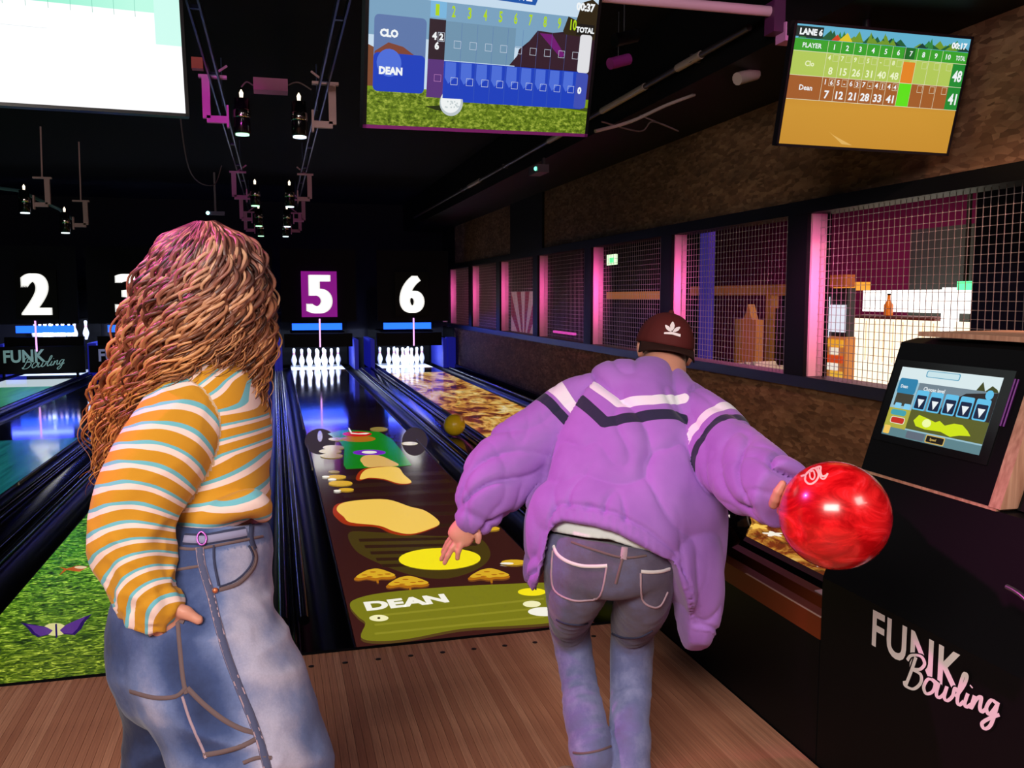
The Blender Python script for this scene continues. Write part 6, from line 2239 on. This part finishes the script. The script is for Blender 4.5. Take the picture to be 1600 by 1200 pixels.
Chain([(aL[0], .046, 1), (aL[1], .037, 1), (aL[2], .025, .8), (aL[3], .024, .75)]).into(bx, 0.02)
finger(bx, [at(338, 803, 2.13), at(330, 822, 2.12), at(326, 838, 2.11)], .012, .008)
# right hand: back of the hand above the pocket, thumb lying along the hip, fingers inside the pocket
Chain([(aR[3], .026, .6), (at(266, 974, 1.755), .031, .55), (at(272, 1000, 1.775), .033, .42)]).into(bx, 0.012)
tb = [sj.hit(x, y, r_)[0] for x, y, r_ in ((276, 951, .016), (292, 959, .010), (311, 971, .008))]
finger(bx, [at(260, 950, 1.745)] + tb, .0130, .0098, 0.012)
for k, (x, y) in enumerate(((282, 1000), (275, 1004), (267, 1005), (260, 1002))):
    finger(bx, [at(x, y, 1.780 + .004 * k), at(x + 4, y + 26, 1.805 + .004 * k), at(x + 6, y + 46, 1.820 + .004 * k)], .0092, .0070)
v, q = bx.mesh()
v = relax(v, q, 1, 0.3)
skin('body', v - WO, q, SKIN, wom)
add_eyes(WH, WA, WO, wom, 0.97)

# striped top
vx = Vox(at(140, 1010, 1.7) - np.array([.1, .2, .05]), at(430, 540, 2.0) + np.array([.2, .35, .1]), 0.0058)
wt.into(vx, 0.025); wbust.into(vx, 0.04)
hemw = [(200, 838), (262, 835), (300, 828), (340, 822), (380, 812), (396, 802), (412, 800), (440, 800)]
hu_ = [(at(x, y, 1.9) - WO) @ RT for x, y in hemw]; hw_ = [(at(x, y, 1.9) - WO) @ UP for x, y in hemw]
vx.put(lambda X: (np.interp((X - WO) @ RT, hu_, hw_) - (X - WO) @ UP), vx.lo, vx.lo + vx.n * vx.h, 0, 'i')
# knotted roll of cloth at the front of the hem
Chain(px((300, 822, 1.845, 8, 1.0), (330, 808, 1.832, 11, 1.0), (362, 792, 1.83, 15, 1.0), (392, 785, 1.85, 16, 1.0), (408, 795, 1.88, 12, 1.2), (411, 803, 1.92, 8, 1.2))).into(vx, 0.012)
wsR.into(vx, 0.022); wsL.into(vx, 0.02)
v, q = vx.mesh()
v = relax(v, q, 2)
N = vnormals(v, q)
dt, st_, cat, cbt = wt.measure(v)
dR, sR, caR, cbR = wsR.measure(v)
dL, sL, caL, cbL = wsL.measure(v)
inR = (dR < dt) & (dR < dL)
inL = (dL < dt) & (dL <= dR)
P = v - WO
uu, ww, dd = P @ RT, P @ UP, P @ FW
f1 = ridge(np.stack([uu * 6 + ww * 6, ww * 8 - uu * 6, dd * 4], 1)) - 0.5
disp = 0.007 * f1
hemk = np.exp(-((ww - ((at(0, 795, 1.9) - WO) @ UP)) / 0.05) ** 2)
disp += hemk * 0.012 * (ridge(np.stack([uu * 13 + ww * 26, ww * 14, dd * 9], 1)) - 0.5)
tot = wsR.s[-1]
w1 = ridge(np.stack([sR * 13 + caR * 1.2, caR * 1.3 + 3, cbR * 1.3], 1)) - 0.5
w2 = ridge(np.stack([sR * 26 - caR * 1.0, caR * 2.0 + 3, cbR * 2.0 + 9], 1)) - 0.5
aa = 0.006 + 0.014 * np.clip((sR / tot - 0.45) / 0.3, 0, 1)
disp = np.where(inR, w1 * aa + w2 * aa * 0.4, disp)
arm = np.exp(-((dt - dR) / 0.006) ** 2) * (dt < 0.02)
v2 = v + N * (disp - 0.003 * arm)[:, None]
cuff = np.exp(-((sR - (tot - 0.030)) / 0.006) ** 2) * inR
v2 = v2 - N * (0.005 * cuff)[:, None]
tt = (v - at(340, 812, 1.95)) @ (-UP * 0.97 + RT * 0.06 + FW * 0.10)
# chest stripes sag towards the front of the body, the shoulder yoke runs steeply
chest = tt + 0.35 * np.clip(uu - 0.0, -0.1, 0.2) * np.clip((0.11 - tt * 0 - np.abs(ww - 1.12)) / 0.11, 0, 1)
yk = np.clip((ww - ((at(0, 640, 1.9) - WO) @ UP)) / 0.06, 0, 1)
stripe = np.where(inR, sR - 0.02 * caR ** 2 + 0.012 * caR + 0.3, np.where(inL, sL, chest + 2.0 + 0.9 * yk * (uu - 0.05)))
stripe = stripe + 5.0
top = skin('striped_top', v2 - WO, q, STRIPE, wom, {'stripe': stripe})

# shoes under the wide hems
for (x, y, d, dz) in ((432, 1470, 1.86, 0), (284, 1440, 2.08, 0)):
    A_ = at(x, y, d); c = np.array([A_[0], A_[1], 0.0])
    vx = Vox(c + np.array([-.12, -.10, -.01]), c + np.array([.26, .22, .16]), 0.006)
    dirn = RT * 0.8 + FW * 0.55; dirn[2] = 0; dirn /= np.linalg.norm(dirn)
    Chain([(c + np.array([0, 0, .05]) - dirn * .04, .036, 1.0), (c + np.array([0, 0, .055]), .038, 1.2), (c + np.array([0, 0, .045]) + dirn * .08, .042, .9), (c + np.array([0, 0, .034]) + dirn * .16, .040, .65)], wide=np.array([0, 0, 1.0])).into(vx, 0.012)
    vx.put(lambda X: 0.004 - X[:, 2], vx.lo, vx.lo + vx.n * vx.h, 0, 'i')
    v, q = vx.mesh(); v = relax(v, q, 2)
    sh = skin('shoe', v - WO, q, mat('white_trainer', (0.6, 0.58, 0.55), 0.5), wom)

# ------------------------------------------------------------------ hair: wavy locks, each a tapering tube
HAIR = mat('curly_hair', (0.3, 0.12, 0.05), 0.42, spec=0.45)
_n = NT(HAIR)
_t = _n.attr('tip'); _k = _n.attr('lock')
_root = _n.ramp(_k, [(0.0, (0.018, 0.007, 0.005)), (0.40, (0.100, 0.034, 0.028)), (0.75, (0.30, 0.115, 0.085)), (1.0, (0.58, 0.32, 0.20))])  # root browns tinted pinkish for the magenta light on the crown
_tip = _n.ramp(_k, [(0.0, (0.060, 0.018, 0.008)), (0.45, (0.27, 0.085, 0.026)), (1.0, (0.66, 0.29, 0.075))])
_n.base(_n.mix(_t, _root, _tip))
G_ = [  # guide lines over the outline of the hair, crown to tip
    [(306, 350), (258, 378), (230, 440), (206, 520), (176, 585), (156, 645), (158, 700), (150, 745), (152, 770)],
    [(308, 349), (268, 384), (238, 450), (216, 530), (194, 600), (174, 660), (172, 715), (176, 765), (186, 795)],
    [(312, 348), (282, 392), (252, 465), (232, 545), (208, 610), (192, 665), (186, 705), (188, 740)],
    [(316, 347), (296, 400), (272, 470), (252, 545), (234, 600), (214, 648), (206, 685)],
    [(320, 347), (312, 405), (294, 475), (276, 545), (258, 592), (240, 625), (228, 655)],
    [(324, 347), (328, 405), (316, 475), (300, 540), (284, 580), (268, 608), (258, 628)],
    [(328, 347), (344, 405), (338, 475), (328, 535), (314, 570), (302, 592)],
    [(331, 347), (360, 400), (362, 470), (354, 530), (342, 566), (330, 588)],
    [(334, 348), (376, 396), (384, 465), (380, 528), (366, 566), (354, 586)],
    [(336, 349), (388, 394), (401, 462), (402, 530), (394, 580), (392, 620), (394, 650)],
    [(338, 350), (396, 396), (412, 465), (416, 535), (408, 590), (402, 640), (400, 668)]]
GD = [0.0, -.06, -.10, -.125, -.135, -.135, -.125, -.11, -.08, -.04, 0.0]
GR_ = []
for g_ in G_:
    P = catmull([np.array(p, float) for p in g_], 8)
    P = np.array(P)
    L = np.concatenate([[0], np.cumsum(np.linalg.norm(np.diff(P, axis=0), axis=1))])
    t_ = np.linspace(0, L[-1], 40)
    GR_.append(np.stack([np.interp(t_, L, P[:, 0]), np.interp(t_, L, P[:, 1])], 1))
GR_ = np.array(GR_)
VS, FS, TIP, LOCK = [], [], [], []
nv = 0
NS = 6
CLUMP = [(rng.uniform(0, 2 * PI), rng.uniform(0.075, 0.125), rng.uniform(0, 2 * PI), rng.gauss(0, 0.12)) for _ in range(80)]
def lock(gi, depth_k, far, spread, rad, tmax, shade, amp):
    """gi: position 0..10 across the guides"""
    global nv
    i0 = int(min(max(gi, 0), 9.999)); fr_ = gi - i0
    line = GR_[i0] * (1 - fr_) + GR_[i0 + 1] * fr_
    dep = GD[i0] * (1 - fr_) + GD[i0 + 1] * fr_
    n = int(60 * tmax) + 4
    ts = np.linspace(0, tmax, n)
    xs_ = np.interp(ts, np.linspace(0, 1, 40), line[:, 0])
    ys_ = np.interp(ts, np.linspace(0, 1, 40), line[:, 1])
    bulge = np.clip(ts / 0.30, 0, 1) ** 0.6
    fall = np.interp(ts, [0, .12, .3, .7, 1], [0.45, .85, 1, 1.0, .92])
    d = 1.95 + (dep * depth_k * fall if not far else -dep * depth_k * fall * 0.9)
    cl = CLUMP[int(gi * 7.3) % 80 if not far else 79 - int(gi * 5.1) % 70]
    ph = cl[0] + rng.gauss(0, 0.75); wl = cl[1] * rng.uniform(0.93, 1.07); ph2 = cl[2] + rng.gauss(0, 0.8)
    shade = min(max(shade + cl[3], 0), 1)
    ox, oy = rng.gauss(0, spread), rng.gauss(0, spread * 0.7)
    pts = np.array([at(xs_[k] + ox * bulge[k] * 10, ys_[k] + oy * bulge[k] * 6, d[k]) for k in range(n)])
    seg = np.concatenate([[0], np.cumsum(np.linalg.norm(np.diff(pts, axis=0), axis=1))])
    tan = np.gradient(pts, axis=0); tan /= np.linalg.norm(tan, axis=1, keepdims=True) + 1e-9
    view = (pts - CAM); view /= np.linalg.norm(view, axis=1, keepdims=True)
    side = np.cross(tan, view); side /= np.linalg.norm(side, axis=1, keepdims=True) + 1e-9
    nor = np.cross(side, tan)
    am = amp * np.clip(seg / 0.16, 0.10, 1.3)
    w1 = np.sin(2 * PI * seg / wl + ph) + 0.35 * np.sin(2 * PI * seg / (wl * 2.3) + ph2)
    w2 = np.cos(2 * PI * seg / wl + ph)
    pts = pts + side * (am * w1)[:, None] + nor * (am * 0.75 * w2)[:, None]
    tan = np.gradient(pts, axis=0); tan /= np.linalg.norm(tan, axis=1, keepdims=True) + 1e-9
    r = rad * np.clip(np.minimum(0.55 + ts * 3, (tmax - ts) / tmax * 2.4 + 0.10), 0.08, 1)
    ref = np.cross(tan, nor); ref /= np.linalg.norm(ref, axis=1, keepdims=True) + 1e-9
    bb = np.cross(tan, ref)
    a = np.arange(NS) * 2 * PI / NS
    V = pts[:, None, :] + (ref[:, None, :] * np.cos(a)[None, :, None] * 1.25 + bb[:, None, :] * np.sin(a)[None, :, None] * 0.7) * r[:, None, None]
    VS.append(V.reshape(-1, 3))
    k = np.arange(n - 1)[:, None] * NS
    j = np.arange(NS)[None, :]
    f = np.stack([k + j, k + (j + 1) % NS, k + NS + (j + 1) % NS, k + NS + j], -1).reshape(-1, 4) + nv
    FS.append(f)
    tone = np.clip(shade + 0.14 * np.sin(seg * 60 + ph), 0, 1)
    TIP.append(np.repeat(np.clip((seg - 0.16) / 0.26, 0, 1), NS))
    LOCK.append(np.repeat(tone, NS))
    nv += n * NS
for layer, cnt, dk, rad in ((0, 190, 0.80, .0080), (1, 560, 0.97, .0048), (2, 720, 1.06, .0029)):
    for i in range(cnt):
        gi = rng.uniform(0, 10)
        sh = min(max(rng.gauss((0.18, 0.44, 0.58)[layer], 0.27), 0), 1)
        lock(gi, dk * rng.uniform(0.9, 1.06), False, (0.25, 0.55, 0.75)[layer], rad * rng.uniform(0.75, 1.3), rng.uniform(0.72, 1.0), sh, (0.006, 0.0095, 0.0115)[layer] * rng.uniform(0.7, 1.3))
for i in range(260):
    gi = rng.uniform(0, 10)
    lock(gi, rng.uniform(0.6, 1.1), True, 0.5, .0060 * rng.uniform(0.75, 1.3), rng.uniform(0.68, 0.98), min(max(rng.gauss(0.4, 0.22), 0), 1), 0.008)
for i in range(26):   # loose strands at the edges
    gi = rng.choice([rng.uniform(0, 1.0), rng.uniform(9.4, 10)])
    lock(gi, rng.uniform(0.2, 1.0), rng.random() < .4, 0.9, .0020, rng.uniform(0.85, 1.0), rng.uniform(0.6, 1.0), 0.009)
v = np.concatenate(VS); f = np.concatenate(FS)
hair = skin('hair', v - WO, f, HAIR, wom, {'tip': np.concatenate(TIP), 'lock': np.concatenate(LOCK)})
# dark cap of hair close to the scalp, under the locks
vx = Vox(WH - 0.2, WH + 0.2, 0.006)
ball_prim(vx, WH + UP * 0.018 - wf * 0.012, WA, (0.074, 0.092, 0.090))
ball_prim(vx, WH - UP * 0.055 - wf * 0.045, WA, (0.066, 0.052, 0.07), 0.03)
vx.put(lambda X: (X - WH) @ WA[1] - 0.045 + 0.35 * np.clip(-((X - WH) @ WA[2]), 0, 1) - 0.6 * np.clip((X - WH) @ WA[2] - .05, 0, 1), vx.lo, vx.lo + vx.n * vx.h, 0, 'i')
v, q = vx.mesh()
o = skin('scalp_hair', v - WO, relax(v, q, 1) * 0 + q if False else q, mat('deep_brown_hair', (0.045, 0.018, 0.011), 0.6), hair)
o.location = (0, 0, 0)
